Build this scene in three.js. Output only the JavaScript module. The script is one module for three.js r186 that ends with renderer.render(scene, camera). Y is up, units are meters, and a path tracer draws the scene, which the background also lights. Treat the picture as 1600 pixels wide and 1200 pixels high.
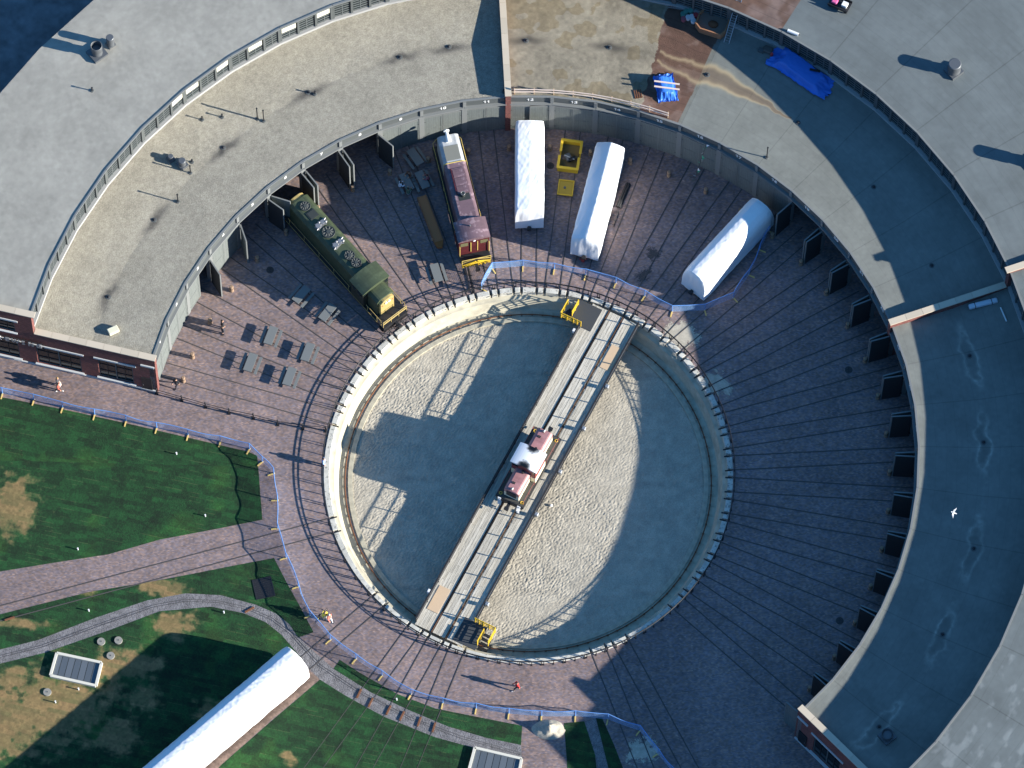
import * as THREE from 'three';
import { mergeGeometries, mergeVertices } from 'three/addons/utils/BufferGeometryUtils.js';
import { MarchingCubes } from 'three/addons/objects/MarchingCubes.js';
import { RoundedBoxGeometry } from 'three/addons/geometries/RoundedBoxGeometry.js';
import { FontLoader } from 'three/addons/loaders/FontLoader.js';
import { TextGeometry } from 'three/addons/geometries/TextGeometry.js';

// ------------------------------------------------------------------ camera, sky, sun, exposure
const scene = new THREE.Scene();
const camera = new THREE.PerspectiveCamera(7.5063, 4 / 3, 50, 6000);
camera.position.set(0, 498.083, 213.199);
camera.up.set(-0.023398, 0.40732, -0.912986);
camera.lookAt(-1.7064, 4.9223, -6.7764);
const renderer = new THREE.WebGLRenderer({ antialias: true });
renderer.setSize(1024, 768);
renderer.toneMapping = THREE.LinearToneMapping;
renderer.toneMappingExposure = 2.35;
renderer.shadowMap.enabled = true;
const SUN_EL = 18.5 * Math.PI / 180;
const SUN = new THREE.Vector3(0.972 * Math.cos(SUN_EL), Math.sin(SUN_EL), 0.235 * Math.cos(SUN_EL)).normalize();
const sun = new THREE.DirectionalLight(new THREE.Color().setRGB(1, 0.95, 0.86), 5);
sun.position.copy(SUN).multiplyScalar(300);
sun.castShadow = true;
sun.shadow.mapSize.set(4096, 4096);
Object.assign(sun.shadow.camera, { left: -90, right: 90, top: 90, bottom: -90, near: 10, far: 700 });
scene.add(sun); scene.add(sun.target);
{ // clear evening sky: deep blue overhead, paler and slightly warm near the horizon
  const W = 256, H = 128, d = new Float32Array(W * H * 4);
  for (let j = 0; j < H; j++) for (let i = 0; i < W; i++) {
    const el = ((j + 0.5) / H - 0.5) * Math.PI, az = ((i + 0.5) / W - 0.5) * 2 * Math.PI;
    const v = new THREE.Vector3(Math.cos(el) * Math.cos(az), Math.sin(el), Math.cos(el) * Math.sin(az));
    const s = Math.max(0, v.y), t = Math.pow(1 - s, 3), g = Math.pow(Math.max(0, v.dot(SUN)), 6) * 0.05;
    const o = (j * W + i) * 4;
    if (v.y >= -0.02) { d[o] = 0.03 + 0.035 * t + g; d[o + 1] = 0.106 + 0.05 * t + g * 0.9; d[o + 2] = 0.25 + 0.06 * t + g * 0.7; }
    else { d[o] = 0.05; d[o + 1] = 0.055; d[o + 2] = 0.06; }
    d[o + 3] = 1;
  }
  const sky = new THREE.DataTexture(d, W, H, THREE.RGBAFormat, THREE.FloatType);
  sky.mapping = THREE.EquirectangularReflectionMapping; sky.colorSpace = THREE.LinearSRGBColorSpace;
  sky.magFilter = sky.minFilter = THREE.LinearFilter; sky.needsUpdate = true;
  scene.background = sky; scene.environment = sky;
}

// ------------------------------------------------------------------ helpers
let seed = 12345;
const rnd = () => { seed = (seed * 1664525 + 1013904223) >>> 0; return seed / 4294967296; };
const rr = (a, b) => a + (b - a) * rnd();
const clamp = (x, a = 0, b = 1) => Math.min(b, Math.max(a, x));
const sm = (a, b, x) => { const t = clamp((x - a) / (b - a)); return t * t * (3 - 2 * t); };
const hash = (x, y) => { let h = (x | 0) * 374761393 + (y | 0) * 668265263; h = (h ^ (h >>> 13)) * 1274126177; h = (h ^ (h >>> 16)) >>> 0; return h / 4294967296; };
const md = (a, n) => ((a % n) + n) % n;
function vn(x, y, P = 1e6) {            // value noise, period P
  const xi = Math.floor(x), yi = Math.floor(y), fx = x - xi, fy = y - yi;
  const u = fx * fx * (3 - 2 * fx), v = fy * fy * (3 - 2 * fy);
  const a = hash(md(xi, P), md(yi, P)), b = hash(md(xi + 1, P), md(yi, P)), c = hash(md(xi, P), md(yi + 1, P)), e = hash(md(xi + 1, P), md(yi + 1, P));
  return a + (b - a) * u + (c - a) * v + (a - b - c + e) * u * v;
}
function fbm(x, y, o = 4, P = 1e6) { let s = 0, a = 0.5, t = 0; for (let i = 0; i < o; i++) { s += a * vn(x, y, P); t += a; x *= 2; y *= 2; P *= 2; a *= 0.5; } return s / t; }
function cell(x, y, P = 1e6) {           // distance to nearest of scattered points
  const xi = Math.floor(x), yi = Math.floor(y); let m = 9;
  for (let j = -1; j < 2; j++) for (let i = -1; i < 2; i++) {
    const a = md(xi + i, P), b = md(yi + j, P), dx = xi + i + hash(a, b + 77) - x, dy = yi + j + hash(a + 191, b) - y;
    m = Math.min(m, dx * dx + dy * dy);
  }
  return Math.sqrt(m);
}
function tex(W, H, fn, srgb = true, rx = 1, ry = rx) {
  const d = new Uint8Array(W * H * 4);
  for (let j = 0; j < H; j++) for (let i = 0; i < W; i++) {
    const c = fn(i, j), o = (j * W + i) * 4;
    if (typeof c === 'number') { d[o] = d[o + 1] = d[o + 2] = clamp(c) * 255; } else { d[o] = clamp(c[0], 0, 255); d[o + 1] = clamp(c[1], 0, 255); d[o + 2] = clamp(c[2], 0, 255); }
    d[o + 3] = 255;
  }
  const t = new THREE.DataTexture(d, W, H, THREE.RGBAFormat);
  t.wrapS = t.wrapT = THREE.RepeatWrapping; t.magFilter = THREE.LinearFilter; t.minFilter = THREE.LinearMipmapLinearFilter; t.generateMipmaps = true;
  t.repeat.set(rx, ry); if (srgb) t.colorSpace = THREE.SRGBColorSpace; t.needsUpdate = true;
  return t;
}
const mat = (r, g, b, rough = 0.8, metal = 0, extra = {}) => new THREE.MeshStandardMaterial(Object.assign({ color: new THREE.Color().setRGB(r, g, b), roughness: rough, metalness: metal }, extra));
const mapped = (map, rough = 0.9, extra = {}) => new THREE.MeshStandardMaterial(Object.assign({ map, roughness: rough, metalness: 0 }, extra));
function norm(g) {
  if (g.index) g = g.toNonIndexed();
  if (!g.attributes.normal) g.computeVertexNormals();
  if (!g.attributes.uv) metricUV(g);
  for (const k of Object.keys(g.attributes)) if (!['position', 'normal', 'uv'].includes(k)) g.deleteAttribute(k);
  return g;
}
function metricUV(g) {                   // uv in metres from the dominant normal
  const p = g.attributes.position, n = g.attributes.normal, u = new Float32Array(p.count * 2);
  for (let i = 0; i < p.count; i++) {
    const ax = Math.abs(n.getX(i)), ay = Math.abs(n.getY(i)), az = Math.abs(n.getZ(i));
    if (ay >= ax && ay >= az) { u[2 * i] = p.getX(i); u[2 * i + 1] = p.getZ(i); }
    else if (ax >= az) { u[2 * i] = p.getZ(i); u[2 * i + 1] = p.getY(i); } else { u[2 * i] = p.getX(i); u[2 * i + 1] = p.getY(i); }
  }
  g.setAttribute('uv', new THREE.BufferAttribute(u, 2)); return g;
}
const merge = gs => { gs = [].concat(gs); const list = gs.map(norm); return list.length > 1 ? mergeGeometries(list) : list[0]; };
const tmpM = new THREE.Matrix4(), tmpE = new THREE.Euler(), tmpQ = new THREE.Quaternion();
function xf(g, x = 0, y = 0, z = 0, rx = 0, ry = 0, rz = 0) { tmpQ.setFromEuler(tmpE.set(rx, ry, rz)); tmpM.compose(new THREE.Vector3(x, y, z), tmpQ, new THREE.Vector3(1, 1, 1)); g.applyMatrix4(tmpM); return g; }
const box = (w, h, d, x = 0, y = 0, z = 0, rx = 0, ry = 0, rz = 0) => { const g = metricUV(new THREE.BoxGeometry(w, h, d).toNonIndexed()); return xf(g, x, y, z, rx, ry, rz); };
const rbox = (w, h, d, r, x = 0, y = 0, z = 0) => xf(metricUV(norm(new RoundedBoxGeometry(w, h, d, 3, r))), x, y, z);
const cyl = (r0, r1, h, x = 0, y = 0, z = 0, n = 12, rx = 0, ry = 0, rz = 0) => xf(new THREE.CylinderGeometry(r0, r1, h, n), x, y, z, rx, ry, rz);
const ball = (r, x, y, z, n = 10) => xf(new THREE.SphereGeometry(r, n, Math.ceil(n * 0.7)), x, y, z);
function bar(a, b, r, n = 6) {            // round bar between two points
  const A = new THREE.Vector3(...a), B = new THREE.Vector3(...b), d = B.clone().sub(A), L = d.length();
  const g = new THREE.CylinderGeometry(r, r, L, n); g.applyQuaternion(new THREE.Quaternion().setFromUnitVectors(new THREE.Vector3(0, 1, 0), d.normalize()));
  const m = A.add(B).multiplyScalar(0.5); return xf(g, m.x, m.y, m.z);
}
function sbar(a, b, w, h) {               // square bar between two points
  const A = new THREE.Vector3(...a), B = new THREE.Vector3(...b), m = A.clone().add(B).multiplyScalar(0.5), L = A.distanceTo(B);
  const g = metricUV(new THREE.BoxGeometry(w, h, L).toNonIndexed()); const o = new THREE.Object3D(); o.position.copy(m); o.lookAt(B); o.updateMatrix(); g.applyMatrix4(o.matrix); return g;
}
const tube = (pts, r, n = 24, k = 6) => new THREE.TubeGeometry(new THREE.CatmullRomCurve3(pts.map(p => new THREE.Vector3(...p))), n, r, k);
function faces(polys, uvf) {              // list of polygons (arrays of [x,y,z]), fan triangulated
  const P = [], U = [];
  for (const q of polys) for (let i = 1; i < q.length - 1; i++) for (const v of [q[0], q[i], q[i + 1]]) { P.push(...v); if (uvf) U.push(...uvf(v)); }
  const g = new THREE.BufferGeometry(); g.setAttribute('position', new THREE.Float32BufferAttribute(P, 3)); g.computeVertexNormals();
  if (uvf) g.setAttribute('uv', new THREE.Float32BufferAttribute(U, 2)); else metricUV(g);
  return g;
}
function sheet(pts, y, thick = 0) {       // flat polygon on the ground, pts [[x,z],...]
  const s = new THREE.Shape(pts.map(p => new THREE.Vector2(p[0], -p[1])));
  const g = thick ? new THREE.ExtrudeGeometry(s, { depth: thick, bevelEnabled: false }) : new THREE.ShapeGeometry(s);
  g.rotateX(-Math.PI / 2); g.translate(0, y, 0); return metricUV(norm(g));
}
const counts = {};
const numbered = n => { const c = counts[n] = (counts[n] ?? -1) + 1; return c ? `${n}_${String(c).padStart(3, '0')}` : n; };
function mesh(name, g, m, parent, label) { const o = new THREE.Mesh(merge(g), m); o.name = name; if (label) o.userData.label = label; if (parent) parent.add(o); return o; }
function top(o, label, category, group) { o.name = numbered(o.name); o.userData.label = label; o.userData.category = category; if (group) o.userData.group = group; scene.add(o); return o; }
const grp = name => { const g = new THREE.Group(); g.name = name; return g; };
function struct(name, g, m) { const o = new THREE.Mesh(merge(g), m); o.name = numbered(name); o.userData.kind = 'structure'; scene.add(o); return o; }
function at(o, x, y, z, ry = 0) { o.position.set(x, y, z); o.rotation.y = ry; return o; }
function onPlan(o, xz, y = 0, ry = 0) { return at(o, xz[0], y, xz[1], ry); }

// the roundhouse is laid out on rays from the turntable's centre: ray k lies between stall k and stall k + 1
const TH0 = -1.354629, DTH = 0.1161739;
const ang = k => TH0 + DTH * k;
const pol = (r, k, h = 0) => [r * Math.sin(ang(k)), h, -r * Math.cos(ang(k))];
function radial(o, r, k, y = 0) { o.position.set(...pol(r, k, y)); o.rotation.y = -ang(k); return o; }   // local -z points away from the centre
const R1 = 35.7, RV = 41.65, R2 = 47.35, R3 = 59.8, H1 = 6.6, HV = 6.42, HB = 7.0, H2 = 10.2, H3 = 10.0;

// ------------------------------------------------------------------ surface textures
const noiseBump = tex(512, 512, (i, j) => 0.55 * fbm(i / 6, j / 6, 3, 85.333 | 0) + 0.45 * hash(i, j), false, 1);
const sandBump = noiseBump.clone(); sandBump.repeat.set(1 / 4, 1 / 4); sandBump.needsUpdate = true;
const brickTex = tex(2048, 2048, (i, j) => {           // clay pavers 22 x 11 cm, running bond; tile is 28 m
  const row = Math.floor(j / 8), off = (row % 2) * 8, col = Math.floor(((i + off) % 2048) / 16), h = hash(col, row), h2 = hash(col + 900, row + 31);
  const big = vn(i / 256, j / 256, 8) * 0.6 + vn(i / 90 + 5, j / 90, 1e6) * 0 + vn(i / 64, j / 64, 32) * 0.4 - 0.5, mid = vn(i / 16, j / 16, 128) - 0.5;
  const joint = (j % 8 === 0 || (i + off) % 16 === 0) ? 0.9 : 1;
  const pale = h > 0.96 ? 8 : 0, k = (1 + (h2 - 0.5) * 0.2 + big * 0.2 + mid * 0.16) * joint;
  return [(128 + (h - 0.5) * 22 + pale) * k, (112 + (h - 0.5) * 9 + pale) * k, (110 + (0.5 - h) * 6 + pale) * k];
}, true, 1 / 28);
const asphaltTex = tex(512, 512, (i, j) => { const k = 0.8 + 0.4 * fbm(i / 32, j / 32, 4, 16); return [108 * k, 110 * k, 112 * k]; }, true, 1 / 12);
const concTex = tex(512, 512, (i, j) => { const k = 0.82 + 0.26 * fbm(i / 64, j / 64, 4, 8) + 0.08 * (hash(i, j) - 0.5); return [190 * k, 183 * k, 162 * k]; }, true, 1 / 5);
const cobbleTex = tex(512, 512, (i, j) => { const c = cell(i / 14, j / 14, 36), k = 0.72 + 0.34 * fbm(i / 40, j / 40, 3, 12) - 0.18 * sm(0.35, 0.7, c) + 0.1 * (hash(i >> 2, j >> 2) - 0.5); return [138 * k, 135 * k, 136 * k]; }, true, 1 / 4);
const cobbleBump = tex(512, 512, (i, j) => 1 - sm(0.1, 0.65, cell(i / 14, j / 14, 36)), false, 1 / 4);
const woodTex = tex(256, 1024, (i, j) => { const g = fbm(i / 3, j / 90, 4, 85), k = 0.72 + 0.4 * g + 0.12 * (hash(i, j >> 4) - 0.5) - (g < 0.34 ? 0.12 : 0); return [214 * k, 208 * k, 195 * k]; }, true, 1 / 1.2, 1 / 6);
const doorTex = tex(256, 256, (i, j) => { const k = 0.9 + 0.16 * fbm(i / 8, j / 64, 3, 32) + (i % 32 < 2 ? -0.16 : 0); return [108 * k, 114 * k, 112 * k]; }, true, 1 / 1.8);
const wallBrick = tex(512, 512, (i, j) => { const row = Math.floor(j / 16), off = (row % 2) * 24, col = Math.floor(((i + off) % 512) / 48), h = hash(col + 7, row); if (j % 16 < 2 || (i + off) % 48 < 2) return [112, 88, 82]; const k = 0.82 + 0.36 * h; return [118 * k, 68 * k, 62 * k]; }, true, 1 / 2.4);
const M = {
  brickPave: mapped(brickTex, 0.92, { bumpMap: noiseBump.clone(), bumpScale: 0.002 }),
  asphalt: mapped(asphaltTex, 0.95), conc: mapped(concTex, 0.9), cobble: mapped(cobbleTex, 0.95, { bumpMap: cobbleBump, bumpScale: 0.014 }),
  wallBrick: mapped(wallBrick, 0.9), door: mapped(doorTex, 0.75), wood: mapped(woodTex, 0.85),
  black: mat(0.012, 0.012, 0.014, 0.55), iron: mat(0.03, 0.03, 0.033, 0.5, 0.4), steel: mat(0.3, 0.3, 0.31, 0.4, 0.9), galv: mat(0.42, 0.44, 0.46, 0.45, 0.7),
  trim: mat(0.18, 0.19, 0.188, 0.75), trimDark: mat(0.085, 0.095, 0.095, 0.75), whitePaint: mat(0.78, 0.78, 0.76, 0.7), flash: mat(0.66, 0.66, 0.64, 0.5, 0.2), coping: mat(0.55, 0.47, 0.36, 0.85),
  glass: new THREE.MeshPhysicalMaterial({ color: new THREE.Color().setRGB(0.01, 0.016, 0.018), roughness: 0.1, specularIntensity: 0.4 }), rust: mat(0.16, 0.065, 0.03, 0.9), rustRail: mat(0.13, 0.07, 0.045, 0.8, 0.2), yellow: mat(0.72, 0.47, 0.03, 0.55), groove: mat(0.06, 0.055, 0.055, 0.9),
  timber: mat(0.55, 0.39, 0.24, 0.85), bollard: mat(0.3, 0.2, 0.13, 0.85), lamp: mat(0.8, 0.8, 0.8, 0.5), tableGrey: mat(0.17, 0.18, 0.175, 0.6, 0.1), sill: mat(0.5, 0.52, 0.52, 0.8),
};
M.brickPave.bumpMap.repeat.set(1 / 2.5, 1 / 2.5); M.brickPave.bumpMap.needsUpdate = true;

// ------------------------------------------------------------------ ground, plaza, lawns, paths
{
  const g = new THREE.RingGeometry(60.6, 3000, 96, 3); g.rotateX(-Math.PI / 2); g.translate(0, -0.02, 0); metricUV(g); struct('ground', g, M.asphalt);
  const r = new THREE.RingGeometry(18.86, 61.5, 128, 6); r.rotateX(-Math.PI / 2); metricUV(r); struct('plaza', r, M.brickPave);
}
const LX0 = -54, LZ0 = 0, LW = 66, LH = 40;
const soil = [[-47.49,4.49, 2.6, 3.4], [-33.06,12.27, 2.2, 1.0], [-32.19,15.85, 2.2, 1.9], [-42.29,23.93, 6.4, 4.4], [-46.84,25.91, 4.4, 4.8], [-35.21,20.01, 2.4, 1.6], [-37.83,20.07, 2.0, 1.6], [-46.51,21.54, 2.4, 1.4], [-21.16,28.66, 0.8, 0.8], [-34.19,23.10, 1.7, 1.5], [-28.31,24.20, 1.8, 1.2], [-36.91,26.90, 2.2, 2.0], [-41.72,12.94, 2.0, 0.5], [-46.23,16.21, 2.6, .5]];
const lawnTex = tex(2048, 1240, (i, j) => {
  const x = LX0 + i / 2048 * LW, z = LZ0 + j / 1240 * LH;
  const a = 0.2, u = x * Math.cos(a) + z * Math.sin(a), v = -x * Math.sin(a) + z * Math.cos(a);     // rows of sod
  const row = Math.floor(v / 0.42), uu = u + (row % 2) * 0.8 + hash(row, 3) * 1.6, col = Math.floor(uu / 1.65), h = hash(col, row), fv = v / 0.42 - row;
  const seam = (fv < 0.1 && hash(col + 5, row + 9) > 0.72) ? 1 : 0, n = fbm(x * 1.2, z * 1.2, 4), f = fbm(x * 9, z * 9, 2);
  const k = 0.62 + 0.34 * h + 0.4 * (n - 0.3) + 0.5 * (f - 0.5);
  let c = [25 * k, 69 * k, 33 * k];
  const y = sm(0.55, 0.8, fbm(x * 0.35 + 40, z * 0.35, 3)) * 0.6; c = [c[0] + y * 26, c[1] + y * 26, c[2] + y * 6];
  const sn = (fbm(x * 1.6, z * 1.6, 4) - 0.5) * 1.3 + (hash(col + 3, row) - 0.5) * 0.25; let s = seam * 0.42 * sm(0.35, 0.6, n);
  for (const [sx, sz, rx, rz] of soil) { const dx = (x - sx) / rx, dz = (z - sz) / rz, d = Math.sqrt(dx * dx + dz * dz) + sn; s = Math.max(s, (1 - sm(0.5, 1.2, d)) * (0.75 + 0.25 * hash(col, row + 50))); }
  const q = 0.84 + 0.34 * (fbm(x * 5, z * 5, 3) - 0.2), b = [150 * q, 124 * q, 84 * q];
  return [c[0] + (b[0] - c[0]) * s, c[1] + (b[1] - c[1]) * s, c[2] + (b[2] - c[2]) * s];
});
const lawnBump = noiseBump.clone(); lawnBump.repeat.set(LW / 2, LH / 2); lawnBump.needsUpdate = true;
M.lawn = mapped(lawnTex, 1, { bumpMap: lawnBump, bumpScale: 0.05 });
function lawn(pts) { const g = sheet(pts, -0.03, 0.045), p = g.attributes.position, u = g.attributes.uv; for (let i = 0; i < p.count; i++) u.setXY(i, (p.getX(i) - LX0) / LW, (p.getZ(i) - LZ0) / LH); struct('lawn', g, M.lawn); }
lawn([[-51.72,-7.04],[-49.31,-6.45],[-43.29,-5.30],[-37.27,-4.03],[-26.17,-1.52],[-25.15,-1.10],[-24.79,1.98],[-24.42,5.31],[-29.09,6.45],[-33.76,7.53],[-38.39,9.11],[-43.63,10.13],[-48.28,11.08],[-50.60,11.58]]);
lawn([[-50.35,15.87],[-48.04,15.31],[-44.58,14.27],[-39.96,12.89],[-35.02,11.88],[-30.66,10.88],[-27.17,10.03],[-23.20,9.11],[-21.94,11.49],[-20.55,13.98],[-19.29,16.34],[-20.68,16.88],[-21.55,15.58],[-22.87,14.54],[-24.66,13.77],[-27.93,12.90],[-31.16,12.80],[-34.64,13.58],[-39.24,15.40],[-44.39,17.73],[-47.84,18.76],[-50.14,19.38]]);
lawn([[-50.05,20.82],[-47.75,20.14],[-43.73,18.97],[-38.01,16.63],[-33.42,14.62],[-28.76,14.06],[-25.80,14.62],[-23.72,15.45],[-22.21,16.67],[-21.47,17.53],[-20.12,19.12],[-23.18,21.70],[-28.24,25.93],[-34.64,31.77],[-49.37,32.14]]);
lawn([[-28.03,30.68],[-27.21,29.49],[-23.03,25.31],[-18.54,20.96],[-16.16,22.46],[-12.60,24.42],[-7.89,26.29],[-4.50,27.19],[-4.58,31.02]]);
lawn([[-16.80,18.98],[-17.35,19.87],[-13.84,22.09],[-10.29,23.74],[-6.76,25.21],[-3.25,26.23],[-0.10,26.84],[-0.02,24.98],[-4.46,24.16],[-7.97,23.50],[-11.51,22.16],[-15.07,20.12]]);
lawn([[3.75,24.63],[5.60,24.40],[6.65,27.66],[6.99,30.73],[4.33,30.80]]);
lawn([[6.65,24.06],[7.17,23.93],[8.37,26.69],[9.88,30.66],[8.32,30.70]]);
struct('gravel_path', sheet([[-50.14,19.38],[-47.84,18.76],[-44.39,17.73],[-39.24,15.40],[-34.64,13.58],[-31.16,12.80],[-27.93,12.90],[-24.66,13.77],[-22.87,14.54],[-21.55,15.58],[-20.68,16.88],[-17.41,19.81],[-13.84,22.09],[-10.29,23.74],[-6.76,25.21],[-3.25,26.23],[-0.10,26.84],[0.05,28.56],[-4.50,27.19],[-7.89,26.29],[-12.60,24.42],[-16.16,22.46],[-18.54,20.96],[-21.70,17.66],[-22.21,16.67],[-23.72,15.45],[-25.80,14.62],[-28.76,14.06],[-33.42,14.62],[-38.01,16.63],[-43.73,18.97],[-47.75,20.14],[-50.05,20.82]], 0.006), M.cobble);
struct('gravel_path', sheet([[5.60,24.40],[6.65,24.06],[8.32,30.70],[6.99,30.73]], 0.006), M.cobble);
{ // miniature railway set in the gravel path
  const line = [[-50.09,20.13],[-47.80,19.45],[-44.06,18.35],[-38.63,16.01],[-34.03,14.13],[-31.13,13.49],[-28.19,13.54],[-25.23,14.22],[-23.14,15.12],[-21.33,16.52],[-18.59,19.59],[-15.01,22.00],[-10.27,24.49],[-5.57,26.23],[-0.08,27.70]];
  const g = []; for (const s of [-0.1, 0.1]) for (let i = 0; i < line.length - 1; i++) { const [x0, z0] = line[i], [x1, z1] = line[i + 1], L = Math.hypot(x1 - x0, z1 - z0), nx = -(z1 - z0) / L * s, nz = (x1 - x0) / L * s; g.push(sbar([x0 + nx, 0.02, z0 + nz], [x1 + nx, 0.02, z1 + nz], 0.03, 0.03)); }
  struct('miniature_track', g, mat(0.09, 0.085, 0.085, 0.7, 0.2));
  struct('soil_strip', sheet([[-27.41,31.59],[-27.05,29.30],[-23.04,25.18],[-18.54,20.90],[-19.74,19.93],[-29.84,29.19],[-32.61,31.72]], 0.004), mapped(tex(256, 256, (i, j) => { const k = 0.75 + 0.5 * fbm(i / 20, j / 20, 4, 12); return [128 * k, 108 * k, 96 * k]; }, true, 1 / 3), 1));
}
function sandHeap(pts, cx, cz, h, label, r) {
  const N = 48, P = [], I = []; for (let a = 0; a <= 10; a++) for (let b = 0; b < N; b++) {
    const t = b / N * Math.PI * 2, q = a / 10, x = cx + Math.cos(t) * r[0] * q * (1 + 0.2 * (vn(b / 5, 3) - 0.5)), z = cz + Math.sin(t) * r[1] * q;
    P.push(x, h * Math.pow(1 - q, 1.1) * (0.25 + 1.5 * fbm(x * 1.6, z * 1.6 + 4, 4)) + (q === 1 ? -0.03 : 0.004), z);
    if (a < 10) { const b1 = (b + 1) % N; I.push(a * N + b, a * N + b1, (a + 1) * N + b, a * N + b1, (a + 1) * N + b1, (a + 1) * N + b); }
  }
  const g = new THREE.BufferGeometry(); g.setAttribute('position', new THREE.Float32BufferAttribute(P, 3)); g.setIndex(I); g.computeVertexNormals(); metricUV(g);
  const o = new THREE.Mesh(g, M.sand); o.name = 'sand_heap'; top(o, label, 'sand');
}
const sandTex = tex(1024, 1024, (i, j) => { const k = 0.8 + 0.2 * fbm(i / 60, j / 60, 4, 17) + 0.2 * fbm(i / 6, j / 6, 3, 170) + 0.1 * (hash(i, j) - 0.5); return [172 * k, 164 * k, 148 * k]; }, true, 1 / 11);
M.sand = mapped(sandTex, 1, { bumpMap: sandBump, bumpScale: 0.012 });
sandHeap(0, 2.42,25.29, 0.9, 'heap of pale sand tipped on the paving beside a lawn strip', [1.55, 1.0]);


// ------------------------------------------------------------------ turntable pit
{
  const N = 220, S = 34.4, P = [], I = [], idx = {}; // sandy floor with footprints as real relief
  const hgt = (x, z) => -2.06 + 0.05 * (fbm(x * 0.5 + 9, z * 0.5, 3) - 0.5) - 0.05 * (1 - sm(0.12, 0.46, cell(x * 4.0, z * 4.0))) * (0.3 + 0.9 * vn(x * 0.4, z * 0.4 + 7)) - 0.026 * (1 - sm(0.1, 0.45, cell(x * 6.2 + 50, z * 6.2)));
  const n = 430; for (let j = 0; j <= n; j++) for (let i = 0; i <= n; i++) { const x = (i / n - 0.5) * S, z = (j / n - 0.5) * S, r = Math.hypot(x, z); if (r > 17.2) continue; idx[j * 1000 + i] = P.length / 3; P.push(x, hgt(x, z), z); }
  for (let j = 0; j < n; j++) for (let i = 0; i < n; i++) { const a = idx[j * 1000 + i], b = idx[j * 1000 + i + 1], c = idx[j * 1000 + 1000 + i], d = idx[j * 1000 + 1001 + i]; if ([a, b, c, d].some(v => v === undefined)) continue; I.push(a, c, b, b, c, d); }
  const g = new THREE.BufferGeometry(); g.setAttribute('position', new THREE.Float32BufferAttribute(P, 3)); g.setIndex(I); g.computeVertexNormals(); metricUV(g);
  struct('pit_floor', g, M.sand);
}
// loose grit and oil lying thinly on the paving
{
  const blot = (sd, dens) => tex(256, 256, (i, j) => { const x = i / 128 - 1, y = j / 128 - 1, d = Math.hypot(x, y) + (fbm(i / 30 + sd, j / 30, 4) - 0.5) * 0.9; return sm(0.85, 0.25, d) * dens > fbm(i / 3 + sd, j / 3, 2) * 0.75 + hash(i, j + sd) * 0.25 ? 1 : 0; }, false);
  const spill = (name, x, z, rx, rz, m, a, y) => { const g = new THREE.PlaneGeometry(rx * 2, rz * 2); g.rotateX(-Math.PI / 2); g.rotateY(a); g.translate(x, y, z); struct(name, g, m); };
  const grit = s => mapped(sandTex, 1, { alphaMap: blot(s, 0.95), transparent: true }), oil = mat(0.05, 0.045, 0.045, 0.7, 0, { alphaMap: blot(40, 0.72), transparent: true });
  spill('sand_spill', 13.84,-14.29, 2.6, 3.0, grit(3), 0.5, 0.004); spill('sand_spill', 10.70,27.31, 2.6, 2.2, grit(11), 0.2, 0.005); spill('sand_spill', 17.36,-9.46, 1.6, 2.4, grit(19), 0.9, 0.004);
  spill('oil_stain', 11.22,-22.76, 1.3, 1.1, oil, 0, 0.004); spill('oil_stain', 10.35,-20.48, 1.8, 0.8, oil, 0.8, 0.0045);
}
const TRK = []; for (let s = 0; s < 32; s++) TRK.push([s + 0.5, 36.2]);
TRK.push([-12.5, 42], [-11.5, 46], [-10.5, 46], [-8.5, 56], [-4.5, 56], [34.5, 44], [35.5, 44]);
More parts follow.
